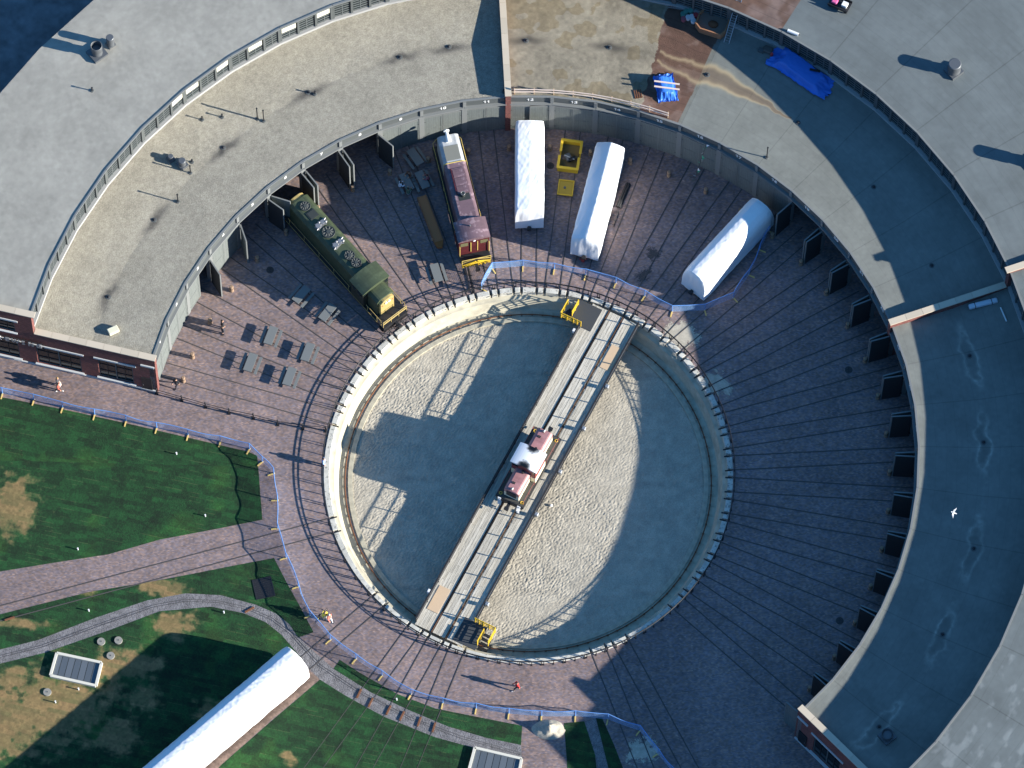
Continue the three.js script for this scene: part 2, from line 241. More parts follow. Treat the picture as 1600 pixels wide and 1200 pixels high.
{
  const pit = grp('turntable_pit'); pit.userData.kind = 'structure'; scene.add(pit);
  const prof = [[18.92, -0.4], [18.92, -0.02], [18.9, -0.02], [18.47, -0.26], [18.44, -0.62], [18.02, -0.64], [17.98, -0.72], [17.62, -1.95], [17.56, -2.02], [16.72, -2.02], [16.7, -2.2]];
  const lathe = new THREE.LatheGeometry(prof.map(p => new THREE.Vector2(...p)).reverse(), 160); const u = lathe.attributes.uv, p = lathe.attributes.position; for (let i = 0; i < p.count; i++) u.setXY(i, u.getX(i) * 115, p.getY(i) + Math.hypot(p.getX(i), p.getZ(i)));
  mesh('wall_ring', lathe, M.conc, pit);
  // coping blocks between the rail ends
  const gaps = []; for (const [k] of TRK) for (const s of [-1, 1]) gaps.push(ang(k) + s * 0.7175 / 18.7);
  const norm2 = a => md(a, Math.PI * 2); const gs = gaps.map(norm2).sort((a, b) => a - b); const gw = 0.15 / 18.7;
  const shapes = {};
  for (let i = 0; i < gs.length; i++) {
    let a = gs[i] + gw, b = (i + 1 < gs.length ? gs[i + 1] : gs[0] + Math.PI * 2) - gw; if (b - a < 0.005) continue;
    const parts = Math.max(1, Math.round((b - a) * 18.7 / 2.6)), st = (b - a) / parts;
    for (let q = 0; q < parts; q++) {
      const a0 = a + q * st + 0.0004, a1 = a + (q + 1) * st - 0.0004, n = 4, g = [];
      const sh = new THREE.Shape(); const ro = 18.92, ri = 18.46; for (let t = 0; t <= n; t++) { const th = a0 + (a1 - a0) * t / n; t ? sh.lineTo(ro * Math.sin(th), ro * Math.cos(th)) : sh.moveTo(ro * Math.sin(th), ro * Math.cos(th)); } for (let t = n; t >= 0; t--) { const th = a0 + (a1 - a0) * t / n; sh.lineTo(ri * Math.sin(th), ri * Math.cos(th)); }
      const e = new THREE.ExtrudeGeometry(sh, { depth: 0.62, bevelEnabled: true, bevelSize: 0.02, bevelThickness: 0.02, bevelSegments: 1 }); e.rotateX(-Math.PI / 2); e.translate(0, -0.56 + rr(0, 0.012), 0); metricUV(norm(e));
      mesh('coping_block', e, M.copingBlock ?? (M.copingBlock = mapped(tex(256, 256, (i, j) => { const k = 0.84 + 0.22 * fbm(i / 30, j / 30, 4, 8); const w = fbm(i / 12, j / 12, 3, 21) < 0.3 ? 0.72 : 1; return [206 * k * w, 203 * k * w, 192 * k * w]; }, true, 1 / 3), 0.85)), pit);
    }
  }
  // rail ends over the edge
  for (const [k] of TRK) { const g = []; for (const s of [-1, 1]) { const c = pol(18.55, k), t = ang(k); g.push(xf(box(0.09, 0.14, 0.7), c[0] + Math.cos(t) * s * 0.7175, -0.09, c[2] + Math.sin(t) * s * 0.7175, 0, -t, 0)); } mesh('rail_end', g, M.iron, pit); }
  // ring rail on its concrete blocks
  const ring = new THREE.TorusGeometry(17.0, 0.05, 6, 180); ring.rotateX(Math.PI / 2); ring.scale(1, 1.6, 1); ring.translate(0, -1.86, 0); mesh('ring_rail', ring, M.rust, pit);
  const kb = box(0.9, 0.36, 0.42); for (let i = 0; i < 114; i++) { const a = (i + 0.5) / 114 * Math.PI * 2, o = mesh('kerb_block', kb, M.conc, pit); o.position.set(16.52 * Math.sin(a), -2.06 + 0.02 * hash(i, 2), -16.52 * Math.cos(a)); o.rotation.y = -a + 0.02 * (hash(i, 7) - 0.5); }
  const tg = box(0.84, 0.05, 0.2), pl = box(0.15, 0.05, 0.14, 0, 0.06, 0);
  for (let i = 0; i < 108; i++) { const a = i / 108 * Math.PI * 2, o = mesh('tie_block', tg, M.conc, pit); o.position.set(17.0 * Math.sin(a), -1.975, -17.0 * Math.cos(a)); o.rotation.y = -a + Math.PI / 2; const q = mesh('tie_plate', pl, M.rust, o); }
}
// embedded tracks
for (const [k, r1] of TRK) {
  const t = grp('track'), g = [], q = [], r0 = 18.93, L = r1 - r0, LG = k < -9 ? 25.6 - r0 : L, w = k < -9 ? 0.045 : 0.06; t.userData.kind = 'structure';
  for (const s of [-0.7175, 0.7175]) { g.push(box(0.1, 0.012, LG, s, 0.014, -LG / 2)); }
  mesh('groove', g, M.groove, t);
  for (const s of [-0.7175, 0.7175]) mesh('rail', box(w, 0.03, L, s, 0.02, -L / 2), M.oldRail ?? (M.oldRail = mat(0.085, 0.075, 0.07, 0.7, 0.1)), t);
  t.name = numbered('track'); scene.add(t); radial(t, r0, k);
}
// railing round the pit
{
  const f = grp('pit_railing'), R = 19.08, N = 120, pg = [], n2 = 160;
  const one = merge([box(0.065, 0.95, 0.065, 0, 0.475, 0), box(0.14, 0.02, 0.14, 0, 0.012, 0)]), two = merge([box(0.065, 0.95, 0.065, -0.11, 0.475, 0), box(0.065, 0.95, 0.065, 0.11, 0.475, 0), box(0.34, 0.02, 0.14, 0, 0.012, 0)]);
  for (let i = 0; i < N; i++) { const a = (i + 0.3) / N * Math.PI * 2, o = mesh('post', i % 2 ? one : two, M.iron, f); o.position.set(R * Math.sin(a), 0, -R * Math.cos(a)); o.rotation.y = -a; }
  for (const [h, r] of [[0.93, 0.04], [0.78, 0.036]]) { const g = new THREE.TorusGeometry(R, r, 6, 180); g.rotateX(Math.PI / 2); g.translate(0, h, 0); mesh('handrail', g, M.iron, f); }
  top(f, 'black steel post and rail fence circling the turntable pit', 'railing');
}
// ------------------------------------------------------------------ roundhouse
// lower roof, colour laid out by ray (u) and radius (v): gravel, bare felt, grey membrane, dirt round the drains
const drains = [1.08, 2.92, 4.95, 6.98, 8.92, 9.9, 11.42, 13.05, 15.05, 17.08, 19.08, 21.07, 23.09, 24.9, 27.1, 28.95, 31.17];
const roofTexLow = tex(2048, 256, (i, j) => {
  const k = i / 2048 * 32, r = 35.5 + j / 256 * 12.2, x = k * 4.8, n = fbm(x * 0.5, r * 0.5, 4), f = fbm(x * 3, r * 3, 3), wob = (fbm(x * 1.3, r * 1.3, 3) - 0.5);
  let c; const b1 = 13.95 + wob * 0.16 + (r - 41) * -0.012, b2 = 14.92 + wob * 0.03;
  if (k < 11) { const w = sm(39.5, 46, r + wob * 4) * 0.22, q = 0.89 + 0.11 * n + 0.16 * (f - 0.5) + 0.2 * (hash(i, j) - 0.5); c = [(168 + 12 * w) * q, (163 + 6 * w) * q, (149 - 5 * w) * q]; }
  else if (k < b1) { const q = 0.8 + 0.26 * n + 0.26 * (f - 0.5); c = [158 * q, 150 * q, 132 * q]; if (fbm(x * 0.6 + 9, r * 0.6, 3) > 0.6) c = c.map((v, m) => v * [0.93, 0.9, 0.84][m]); }
  else if (k < b2) { const q = 0.8 + 0.35 * n + 0.16 * (f - 0.5) - (md(r + 0.2 * Math.sin(x), 0.95) < 0.06 ? 0.14 : 0); const w = sm(0.5, 0.7, fbm(x * 0.9 + 3, r * 0.9, 3)); c = [(104 + 18 * w) * q, (78 + 22 * w) * q, (66 + 24 * w) * q]; }
  else { const q = 0.86 + 0.16 * n + 0.1 * (f - 0.5) - (md(r, 0.98) < 0.05 ? 0.05 : 0) - (md(k, 1) < 0.012 || md(k, 1) > 0.988 ? 0.12 : 0); c = [124 * q, 127 * q, 121 * q]; }
  for (const d of drains) {
    const dx = (k - d) * 4.8, dr = r - 41.65 + (fbm(x * 0.8, d * 7, 3) - 0.5) * 0.9;
    if (k < 14) { if (Math.abs(dx) < 4 && d < 14) { const s = Math.exp(-dr * dr / 0.16 - dx * dx / 2.6) * 0.42 * (0.55 + f); c = [c[0] * (1 - s), c[1] * (1 - s), c[2] * (1 - s * 0.95)]; } }
    else if (k > 22) { const e = Math.sqrt(dx * dx / 7 + dr * dr / 0.32) + wob * 0.7; const ring = Math.exp(-Math.pow((e - 1) / 0.3, 2)) * 0.42 * (0.3 + n) * (0.4 + f); const ins = e < 0.95 ? 0.16 * n : 0; c = c.map((v, m) => v * (1 - ins) + ring * [74, 70, 62][m]); }
  }
  { // dried silt outline where water stood beside the felt strip
    const dx = (k - 15.0) * 4.8, dr = (r - 41.6 + (fbm(x * 0.7, 5, 3) - 0.5) * 0.8), w = 0.95 * (1 - Math.abs(dx) / 9.5); if (Math.abs(dx) < 9.2 && k > 14) { const e = Math.abs(dr) / Math.max(0.12, w), ring = Math.exp(-Math.pow((e - 1) / 0.32, 2)) * 0.75, ins = e < 1 ? 0.55 : 0; c = c.map((v, m) => { const a = v + ([112, 88, 66][m] - v) * ins * (k > b2 ? 1 : 0.4); return a + ([176, 158, 124][m] - a) * ring * (1 - sm(15.6, 16.9, k) * 0.55); }); }
  }
  return c;
});
const roofTexUp = tex(2048, 256, (i, j) => {
  const k = i / 2048 * 32, r = 47 + j / 256 * 13.2, x = k * 6.2, n = fbm(x * 0.4, r * 0.4, 4), f = fbm(x * 2.4, r * 2.4, 3); let c;
  if (k < 12.3) { const q = 0.9 + 0.13 * n + 0.13 * (f - 0.5); c = [160 * q, 157 * q, 147 * q]; }
  else if (k < 15.98) { const q = 0.72 + 0.4 * n + 0.2 * (f - 0.5) - (md(r, 1) < 0.06 ? 0.13 : 0); const w = sm(0.45, 0.7, fbm(x * 0.5, r * 0.5 + 3, 3)); c = [(100 + 24 * w) * q, (76 + 28 * w) * q, (64 + 32 * w) * q]; }
  else { const strip = md(r, 1.02), q = 0.86 + 0.16 * n + 0.07 * (f - 0.5) - (strip < 0.05 ? 0.05 : 0) - (md(k + 0.05, 1) < 0.01 ? 0.14 : 0) - 0.07 * Math.pow(fbm(x * 0.25, r * 2.2, 3), 2); c = [108 * q, 116 * q, 117 * q]; if (k > 29 && k < 31.2) { const s = sm(0.55, 0.78, fbm(x * 0.7, r * 1.1 + 20, 4)); c = c.map(v => v + s * 20); } }
  return c;
});
const gravelBump = noiseBump.clone(); gravelBump.repeat.set(154 / 3, 12.2 / 3); gravelBump.needsUpdate = true;
const fineBump = noiseBump.clone(); fineBump.repeat.set(154 / 2.2, 12.2 / 2.2); fineBump.needsUpdate = true;
const roofMat = { gravel: mapped(roofTexLow, 0.98, { bumpMap: gravelBump, bumpScale: 0.09 }), membrane: mapped(roofTexLow, 0.9, { bumpMap: fineBump, bumpScale: 0.008 }), up: mapped(roofTexUp, 0.93, { bumpMap: fineBump, bumpScale: 0.012 }) };
const house = grp('roundhouse');
const letterFont = await new FontLoader().loadAsync('fonts/droid/droid_sans_bold.typeface.json');
const stallGroup = (o, s) => radial(o, R1 * Math.cos(DTH / 2), s - 0.5);        // origin mid-chord on the ground, +z to the centre
const CH = 2 * R1 * Math.sin(DTH / 2), CH2 = 2 * R2 * Math.sin(DTH / 2);
const lowSub = (r0, h0, r1, h1, k, s = 6) => {};
{
  const pil = merge([box(0.5, 5.5, 0.45, 0, 2.75, -0.1), box(0.3, 1.0, 0.34, 0, 6.05, 0.0)]);
  const fascia = box(CH - 0.31, 1.02, 0.3, 0, 6.06, -0.14), eave = box(CH + 0.02, 0.07, 0.2, 0, H1 + 0.04, 0.0), ledge = box(CH - 0.06, 0.16, 0.5, 0, 5.46, 0.04), transom = box(CH - 0.5, 0.62, 0.16, 0, 5.06, -0.1);
  const leafBase = w => merge([box(1.79, 4.66, 0.06, w * 0.9, 2.36, 0), box(1.79, 0.2, 0.1, w * 0.9, 0.14, 0), box(1.79, 0.2, 0.1, w * 0.9, 4.6, 0), box(1.79, 0.16, 0.1, w * 0.9, 2.3, 0), box(0.16, 4.66, 0.102, w * 0.1, 2.362, 0), box(0.16, 4.66, 0.102, w * 1.7, 2.362, 0)]);
  const leafR = leafBase(1), leafL = leafBase(-1), hinge = merge([box(0.3, 0.07, 0.13, 0, 0.7, 0), box(0.3, 0.07, 0.13, 0, 3.9, 0)]);
  const edgeL = merge([box(0.07, 4.72, 0.12, 1.82, 2.36, 0), box(1.82, 0.06, 0.12, 0.91, 4.73, 0)]), edgeR = merge([box(0.07, 4.72, 0.12, -1.82, 2.36, 0), box(1.82, 0.06, 0.12, -0.91, 4.73, 0)]);
  const open = { 3: [0, 62], 5: [118, 96], 6: [58, 88], 7: [86, 90], 8: [84, 112] };
  for (let s = 19; s <= 32; s++) open[s] = [90, 90]; open[12] = [0, 3];
  const shadeR = box(1.75, 4.6, 0.03, 0.9, 2.36, -0.066), shadeL = box(1.75, 4.6, 0.03, -0.9, 2.36, -0.066);
  for (let k = 0; k <= 32; k++) { const o = mesh('pilaster', pil, M.trim, house); radial(o, R1, k); }
  for (let s = 1; s <= 32; s++) {
    const k0 = s - 1, k1 = s;
    // lower roof: two facets falling to the drain line, and the upper roof
    const quad = (ra, ha, rb, hb, v0, v1) => faces([[pol(ra, k0, ha), pol(ra, k1, ha), pol(rb, k1, hb), pol(rb, k0, hb)]].flatMap(q => q.length ? [q] : []), p => { const k = (Math.atan2(p[0], -p[2]) - TH0) / DTH, r = Math.hypot(p[0], p[2]); return [k / 32, (r - v0) / v1]; });
    const RO = s >= 12 ? 74 : R3 + 0.25, HO = s >= 12 ? 9.7 : H3; const lm = s <= 15 ? roofMat.gravel : roofMat.membrane;
    mesh('roof_panel', quad(R1 - 0.02, H1 + 0.02, RV, HV, 35.5, 12.2), lm, house);
    mesh('roof_panel', quad(RV, HV, R2 + 0.3, HB, 35.5, 12.2), lm, house);
    mesh('roof_panel', quad(R2 - 0.25, H2, RO, HO, 47, 13.2), roofMat.up, house);
    // eave, fascia, ledge, number
    const e = mesh('eave', eave, M.trim, house); stallGroup(e, s);
    const f = mesh('fascia', fascia, M.trimDark, house); stallGroup(f, s);
    stallGroup(mesh('ledge', ledge, M.trim, house), s); stallGroup(mesh('transom', transom, M.trim, house), s);
    const t = new TextGeometry(String(s), { font: letterFont, size: 0.44, depth: 0.03, curveSegments: 3 }); t.computeBoundingBox(); const bb = t.boundingBox; t.translate(-(bb.max.x + bb.min.x) / 2, 5.82, 0.02);
    stallGroup(mesh('stall_number', t, M.whitePaint, house), s);
    // doors
    const [a, b] = (open[s] || [0, 0]).map(v => v * Math.PI / 180);
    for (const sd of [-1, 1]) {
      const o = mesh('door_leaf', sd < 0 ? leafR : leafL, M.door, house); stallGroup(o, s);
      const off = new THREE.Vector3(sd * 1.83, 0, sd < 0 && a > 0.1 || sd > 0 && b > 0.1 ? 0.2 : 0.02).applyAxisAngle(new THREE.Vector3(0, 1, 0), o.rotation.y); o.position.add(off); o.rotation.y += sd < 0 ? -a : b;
      mesh('hinge', hinge, M.iron, o); mesh('inner_shade_sheet', sd < 0 ? shadeR : shadeL, M.shadeDark ?? (M.shadeDark = mat(0.022, 0.024, 0.026, 0.8)), o); mesh('edge_trim', sd < 0 ? edgeL : edgeR, M.trim, o);  // near-black sheet on the inner leaf face: the open doors' shade put into colour
    }
    // clerestory windows above the lower roof, three to a stall
    const base = mesh('clerestory_sill', box(CH2 - 0.02, 0.34, 0.46, 0, HB + 0.12, 0.08), M.sillPale ?? (M.sillPale = mat(0.36, 0.36, 0.35, 0.7)), house); radial(base, R2 * Math.cos(DTH / 2), s - 0.5);
    const head = mesh('clerestory_head', box(CH2 - 0.02, 0.34, 0.34, 0, H2 - 0.19, 0.06), M.trimDark, house); radial(head, R2 * Math.cos(DTH / 2), s - 0.5);
    const edge = mesh('roof_edge', box(CH2 + 0.02, 0.1, 0.18, 0, H2 + 0.03, 0.24), M.trim, house); radial(edge, R2 * Math.cos(DTH / 2), s - 0.5);
    const ww = CH2 / 3;
    for (let q = 0; q < 3; q++) {
      const w = mesh('window', [box(0.22, 2.6, 0.26, -ww / 2 + 0.11, HB + 1.58, 0.03)].concat(q === 2 ? [box(0.2, 2.6, 0.26, ww / 2 - 0.1, HB + 1.58, 0.03)] : []), M.trimDark, house); radial(w, R2 * Math.cos(DTH / 2), s - 0.5); const off = new THREE.Vector3((q - 1) * ww, 0, 0).applyAxisAngle(new THREE.Vector3(0, 1, 0), w.rotation.y); w.position.add(off);
      mesh('pane', box(ww - 0.1, 2.6, 0.04, 0, HB + 1.58, -0.03), M.glass, w);
      const bars = []; for (let b2 = 0; b2 < 6; b2++) bars.push(box(ww - 0.24, 0.1, 0.12, 0.05, HB + 0.55 + b2 * 0.43, 0.0)); bars.push(box(0.06, 2.6, 0.1, 0.1, HB + 1.58, 0.0));
      mesh('glazing_bars', bars, M.barM ?? (M.barM = mat(0.12, 0.135, 0.135, 0.75)), w);
      if (s >= 6 && s <= 8 && (s * 3 + q) % 2 === 0 || s === 5 && q === 2) mesh('blind', box(ww - 0.34, 1.0, 0.03, 0.05, HB + 2.2, 0.075), M.blind ?? (M.blind = mat(0.7, 0.68, 0.55, 0.8)), w, 'pale blind drawn behind the clerestory panes');
    }
    // outer wall
    const RW = RO - 0.25, CH3 = 2 * RW * Math.sin(DTH / 2), ow = mesh('outer_wall', box(CH3, HO - 0.1, 0.4, 0, HO / 2 - 0.1, 0), M.wallBrick, house); radial(ow, RW * Math.cos(DTH / 2), s - 0.5);
  }
  // radial walls: brick end walls with windows, and fire walls that stand up through the roofs
  const wallShape = (holes, pu = 0.32, RE = R3) => {
    const s = new THREE.Shape(); const lo = H1 + pu, hi = H2 + 0.35;
    s.moveTo(R1 - 0.3, 0); s.lineTo(R1 - 0.3, lo); s.lineTo(R2 - 0.42, lo); s.lineTo(R2 - 0.42, hi); s.lineTo(RE, hi); s.lineTo(RE, 0); s.lineTo(R1 - 0.3, 0);
    for (const [a, b, c, d] of holes) { const h = new THREE.Path(); h.moveTo(a, c); h.lineTo(b, c); h.lineTo(b, d); h.lineTo(a, d); h.lineTo(a, c); s.holes.push(h); }
    const g = new THREE.ExtrudeGeometry(s, { depth: 0.5, bevelEnabled: false }); g.translate(0, 0, -0.25); g.rotateY(Math.PI / 2); return metricUV(norm(g));   // local -z outward
  };
  const placeWall = (o, k) => { o.position.set(0, 0, 0); o.rotation.y = -ang(k); return o; };
  const endHoles = [[37.66, 41.0, 0.6, 4.5], [42.68, 46.95, 0.5, 4.36], [48.65, 52.9, 0.6, 4.3], [54.3, 58.2, 0.6, 4.3], [48.7, 51.9, 6.4, 8.7], [53.2, 56.4, 6.4, 8.7]];
  for (const k of [0, 11, 22, 32]) {
    const end = k === 0 || k === 32, pu = end ? 0.32 : 0.72;
    const w = placeWall(mesh('brick_wall', wallShape(end ? endHoles : [], pu, k > 11 ? 73.8 : R3), M.wallBrick, house), k);
    // coping stones, one by one
    const stones = (r0, r1, h, n) => { const L = (r1 - r0) / n; for (let i = 0; i < n; i++) { const o = mesh('coping_stone', box(0.62, 0.12, L - 0.02, 0, h, -(r0 + L * (i + 0.5))), i % 3 === 1 ? M.coping2 ?? (M.coping2 = mat(0.5, 0.43, 0.33, 0.85)) : M.coping, house); placeWall(o, k); } };
    stones(R1 - 0.36, R2 - 0.45, H1 + pu + 0.06, 7); stones(R2 - 0.72, k > 11 ? 73.8 : R3, H2 + 0.41, k > 11 ? 14 : 7);
    if (end) {
      const side = k === 0 ? -1 : 1;                         // face that looks out of the building
      for (const [a, b, c, d] of endHoles) {
        const m = (a + b) / 2, W = b - a, win = mesh('window', [box(0.1, 0.1, W, side * 0.1, d - 0.05, -m), box(0.1, 0.1, W, side * 0.1, c + 0.05, -m), box(0.1, d - c - 0.2, 0.1, side * 0.1, (c + d) / 2, -a - 0.05), box(0.1, d - c - 0.2, 0.1, side * 0.1, (c + d) / 2, -b + 0.05), box(0.1, d - c - 0.2, 0.12, side * 0.1, (c + d) / 2, -m)], M.trimDark, house); placeWall(win, k);
        mesh('pane', box(0.03, d - c - 0.2, W - 0.2, side * 0.06, (c + d) / 2, -m), M.glass, win);
        const gb = []; for (let q = 1; q < 3; q++) gb.push(box(0.06, 0.04, W - 0.2, side * 0.1, c + (d - c) * q / 3, -m)); for (let q = 2; q < 8; q += 2) if (q !== 4) gb.push(box(0.06, d - c - 0.2, 0.045, side * 0.1, (c + d) / 2, -(a + W * q / 8)));
        mesh('glazing_bars', gb, M.sash ?? (M.sash = mat(0.02, 0.022, 0.024, 0.6)), win);
        mesh('sill', box(0.2, 0.1, W + 0.4, side * 0.34, c - 0.08, -m), M.sill, win); mesh('lintel', box(0.1, 0.26, W + 0.7, side * 0.29, d + 0.15, -m), M.sill, win);
      }
      placeWall(mesh('plinth', box(0.12, 0.2, 24.2, side * 0.31, 0.1, -47.6), M.sill, house), k);
      const dr = mesh('door', box(0.08, 2.6, 1.0, side * 0.3, 1.35, -36.4), M.black, house); placeWall(dr, k); mesh('lintel', box(0.12, 0.24, 1.3, side * 0.31, 5.4, -36.15), M.sill, dr); mesh('handle', box(0.06, 0.2, 0.05, side * 0.37, 1.1, -36.75), M.steel, dr);
    }
  }
  // metal letters standing off the end wall
  { const txt = 'BREWING', L = 5.4; for (let i = 0; i < txt.length; i++) { const t = new TextGeometry(txt[i], { font: letterFont, size: 0.62, depth: 0.12, curveSegments: 3 }); t.computeBoundingBox(); const bb = t.boundingBox; t.translate(-(bb.min.x + bb.max.x) / 2, 0, 0); t.rotateY(-Math.PI / 2); t.translate(-0.55, 4.85, -(51.0 - 0.76 * i)); placeWall(mesh('sign_letter', t, M.galv, house), 0); }
    placeWall(mesh('sign_rail', [box(0.06, 0.06, 5.4, -0.5, 4.82, -48.7), box(0.06, 0.06, 5.4, -0.5, 5.5, -48.7)].concat([46.3, 48, 49.7, 51.2].map(r => box(0.3, 0.05, 0.05, -0.38, 5.2, -r))), M.iron, house), 0); }
  top(house, 'curved brick roundhouse with flat grey roofs and rows of stall doors', 'building');
}
// timber stub posts that hold the stall doors
{
  const g = merge([cyl(0.19, 0.21, 0.85, 0, 0.425, 0, 10), cyl(0.13, 0.19, 0.07, 0, 0.885, 0, 10)]), band = new THREE.TorusGeometry(0.2, 0.02, 4, 12); band.rotateX(Math.PI / 2); band.translate(0, 0.62, 0);
  for (let k = 0; k <= 31; k++) { const o = grp('door_stop_post'); mesh('stump', g, M.bollard, o); mesh('band', band, M.iron, o); radial(o, 33.4, k === 0 ? 0.34 : k); top(o, 'short round timber post standing in front of the roundhouse doors', 'bollard', 'timber door stop posts'); }
}
// ------------------------------------------------------------------ things on the roofs
const roofLow = (r) => r < RV ? H1 + 0.02 + (HV - H1) * (r - R1) / (RV - R1) : HV + (HB - HV) * (r - RV) / (R2 - RV);
function roofY(x, z) { const r = Math.hypot(x, z); return r < R2 - 0.2 ? roofLow(r) : H2 + (H3 - H2) * (r - R2) / (R3 - R2); }
function onRoof(o, x, z, ry = 0) { return at(o, x, roofY(x, z), z, ry); }
function vent(x, z, r, h, label, opened, sq = 1) {
  const o = grp('roof_vent'); mesh('curb', box(r * 2.5 * sq, 0.34, r * 2.5 * sq, 0, 0.14, 0, 0, 0.7, 0), M.galv2 ?? (M.galv2 = mat(0.13, 0.14, 0.15, 0.5, 0.4)), o);
  mesh('neck', cyl(r * 0.8, r * 1.1, h * 0.5, 0, h * 0.25 + 0.2, 0, 20), M.galv2, o);
  if (opened) mesh('cowl', new THREE.LatheGeometry([[r * 0.8, h * 0.45], [r * 1.08, h * 0.55], [r * 1.1, h], [r * 0.95, h], [r * 0.9, h * 0.6], [0, h * 0.58]].map(p => new THREE.Vector2(...p)), 24), M.galv2, o);
  else mesh('cap', [cyl(r * 1.02, r * 1.02, h * 0.5, 0, h * 0.75, 0, 24), cyl(r * 0.9, r * 1.02, 0.05, 0, h + 0.025, 0, 24)], M.galv2, o);
  onRoof(o, x, z, 0); top(o, label, 'vent');
}
vent(-41.26,-37.30, 0.5, 1.7, 'open topped dark metal roof vent on a square curb', true, 1.2);
vent(-40.05,-38.28, 0.36, 1.5, 'slim grey capped roof vent behind an open topped vent', false, 0.8);
vent(-33.00,-27.63, 0.34, 1.0, 'grey capped vent on the gravel roof beside a standpipe', false);
vent(-34.10,-28.14, 0.26, 0.7, 'small pale capped vent next to a bigger vent on gravel', false);
vent(38.89,-37.51, 0.6, 1.6, 'wide flat capped round vent on the grey membrane roof', false, 0.9);
vent(46.36,-28.10, 0.6, 1.8, 'tall flat capped round vent casting a long roof shadow', false, 0.9);
vent(32.67,27.71, 0.5, 0.9, 'open topped vent on the shaded roof by a stone coping', true);
for (const [x, z, h] of [[-32.22,-26.90, 1.5], [-25.60,-32.50, 2.2], [-26.20,-32.69, 2.2], [-29.50,-32.69, 0.6], [-31.35,-32.32, 0.6], [-33.25,-23.89, 1.5], [-20.90,-35.43, 0.6], [-41.53,-33.41, 0.6], [21.61,-29.83, 2.1], [-32.12,-27.99, 0.5], [-3.16,-36.05, 0.5]]) {
  const o = grp('standpipe'); mesh('pipe', cyl(0.055, 0.055, h, 0, h / 2, 0, 8), M.iron, o); mesh('flange', cyl(0.16, 0.2, 0.08, 0, 0.04, 0, 10), M.trimDark, o); mesh('cap', cyl(0.09, 0.09, 0.08, 0, h, 0, 8), M.iron, o); onRoof(o, x, z);
  top(o, h > 2 ? 'tall thin black standpipe on the flat roof' : h > 1 ? 'waist high thin black pipe on the gravel roof' : 'knee high thin black vent pipe on the roof', 'pipe', h > 2 ? 'tall standpipes' : h > 1 ? 'medium standpipes' : 'short vent pipes');
}
for (const k of drains) { const o = grp('roof_drain'); mesh('dome', new THREE.SphereGeometry(0.16, 10, 5, 0, 6.3, 0, 1.57), M.iron, o); mesh('rim', cyl(0.24, 0.26, 0.04, 0, 0.02, 0, 12), M.trimDark, o); const p = pol(RV, k); at(o, p[0], HV + 0.01, p[2]); top(o, 'small domed roof drain along the valley of the lower roof', 'drain', 'roof drains'); }
{ // guard rail along the roof edge being repaired
  const o = grp('roof_guard_rail'), P = []; for (let k = 11.15; k < 14.75; k += 0.44) P.push(k);
  for (const k of P) { const p = pol(R1 + 0.25, k); mesh('post', box(0.09, 1.15, 0.09, p[0], H1 + 0.57, p[2]), M.timber, o); }
  for (const h of [1.05, 0.6]) for (let i = 0; i < P.length - 1; i++) { const a = pol(R1 + 0.16, P[i] - 0.02, H1 + h), b = pol(R1 + 0.16, P[i + 1] + 0.02, H1 + h + rr(-0.03, 0.03)); mesh('rail_board', sbar(a, b, 0.05, 0.14), M.paleWood ?? (M.paleWood = mat(0.74, 0.6, 0.5, 0.8)), o); }
  top(o, 'two board timber guard rail along the roof edge above stalls', 'railing');
}
function tarp(name, x, z, ry, L, W, h, label, shape) {
  const o = grp(name), n = 40, m = 26, P = [], I = [];
  for (let j = 0; j <= m; j++) for (let i = 0; i <= n; i++) {
    let u = (i / n - 0.5) * 2, v = (j / m - 0.5) * 2, ex = 1 + 0.14 * (vn(i / 3, j / 3) - 0.5) + 0.1 * (vn(i * 0.9, j * 0.9) - 0.5);
    const d = Math.max(Math.abs(u), Math.abs(v)), inner = 0.7; const f = 1 - sm(inner - 0.08, inner + 0.12, d);
    const fold = (fbm(i / 2.1, j / 2.1, 3) - 0.5);
    P.push(u * L / 2 * ex, (h * f * (0.92 + 0.12 * Math.cos(u * 3 + 1)) + (1 - f) * (0.06 + 0.3 * Math.max(0, fold + 0.2) * h)) + fold * 0.05, v * W / 2 * ex + shape * Math.sin(u * 2) * 0.2);
    if (i < n && j < m) { const a = j * (n + 1) + i; I.push(a, a + n + 1, a + 1, a + 1, a + n + 1, a + n + 2); }
  }
  const g = new THREE.BufferGeometry(); g.setAttribute('position', new THREE.Float32BufferAttribute(P, 3)); g.setIndex(I); g.computeVertexNormals(); metricUV(g);
  mesh('tarpaulin', g, M.tarp ?? (M.tarp = mat(0.035, 0.17, 0.62, 0.5, 0, { side: THREE.DoubleSide })), o);
  mesh('load', box(L * 0.5, h * 0.6, W * 0.4, 0, h * 0.32, 0), M.timber, o);
  return o;
}
{
  const a = tarp('covered_stack', 0, 0, 0, 1.9, 2.9, 0.95, '', 0.3); onRoof(a, 12.05,-36.85, 0.2); top(a, 'stack under a blue tarpaulin held down by two planks', 'tarpaulin');
  for (const dz of [-0.35, 0.2]) { const p = mesh('plank', box(2.4, 0.06, 0.16), M.paleWood); const q = [12.15,-36.61]; at(p, q[0], a.position.y + 1.03, q[1] + dz, -0.12); top(p, 'pale plank laid across the short blue tarpaulin stack', 'plank', 'planks weighing down the tarpaulin'); }
  const b = tarp('covered_stack', 0, 0, 0, 6.6, 2.6, 0.9, '', 1.2); onRoof(b, 24.80,-38.83, -0.52); top(b, 'long stack under a crumpled blue tarpaulin in the roof shade', 'tarpaulin');
  const bd = mesh('dark_board', box(1.0, 0.06, 0.22), M.black); const q = [26.03,-38.46]; at(bd, q[0], b.position.y + 1.0, q[1], -0.2); top(bd, 'dark board lying on the long blue tarpaulin', 'board');
}
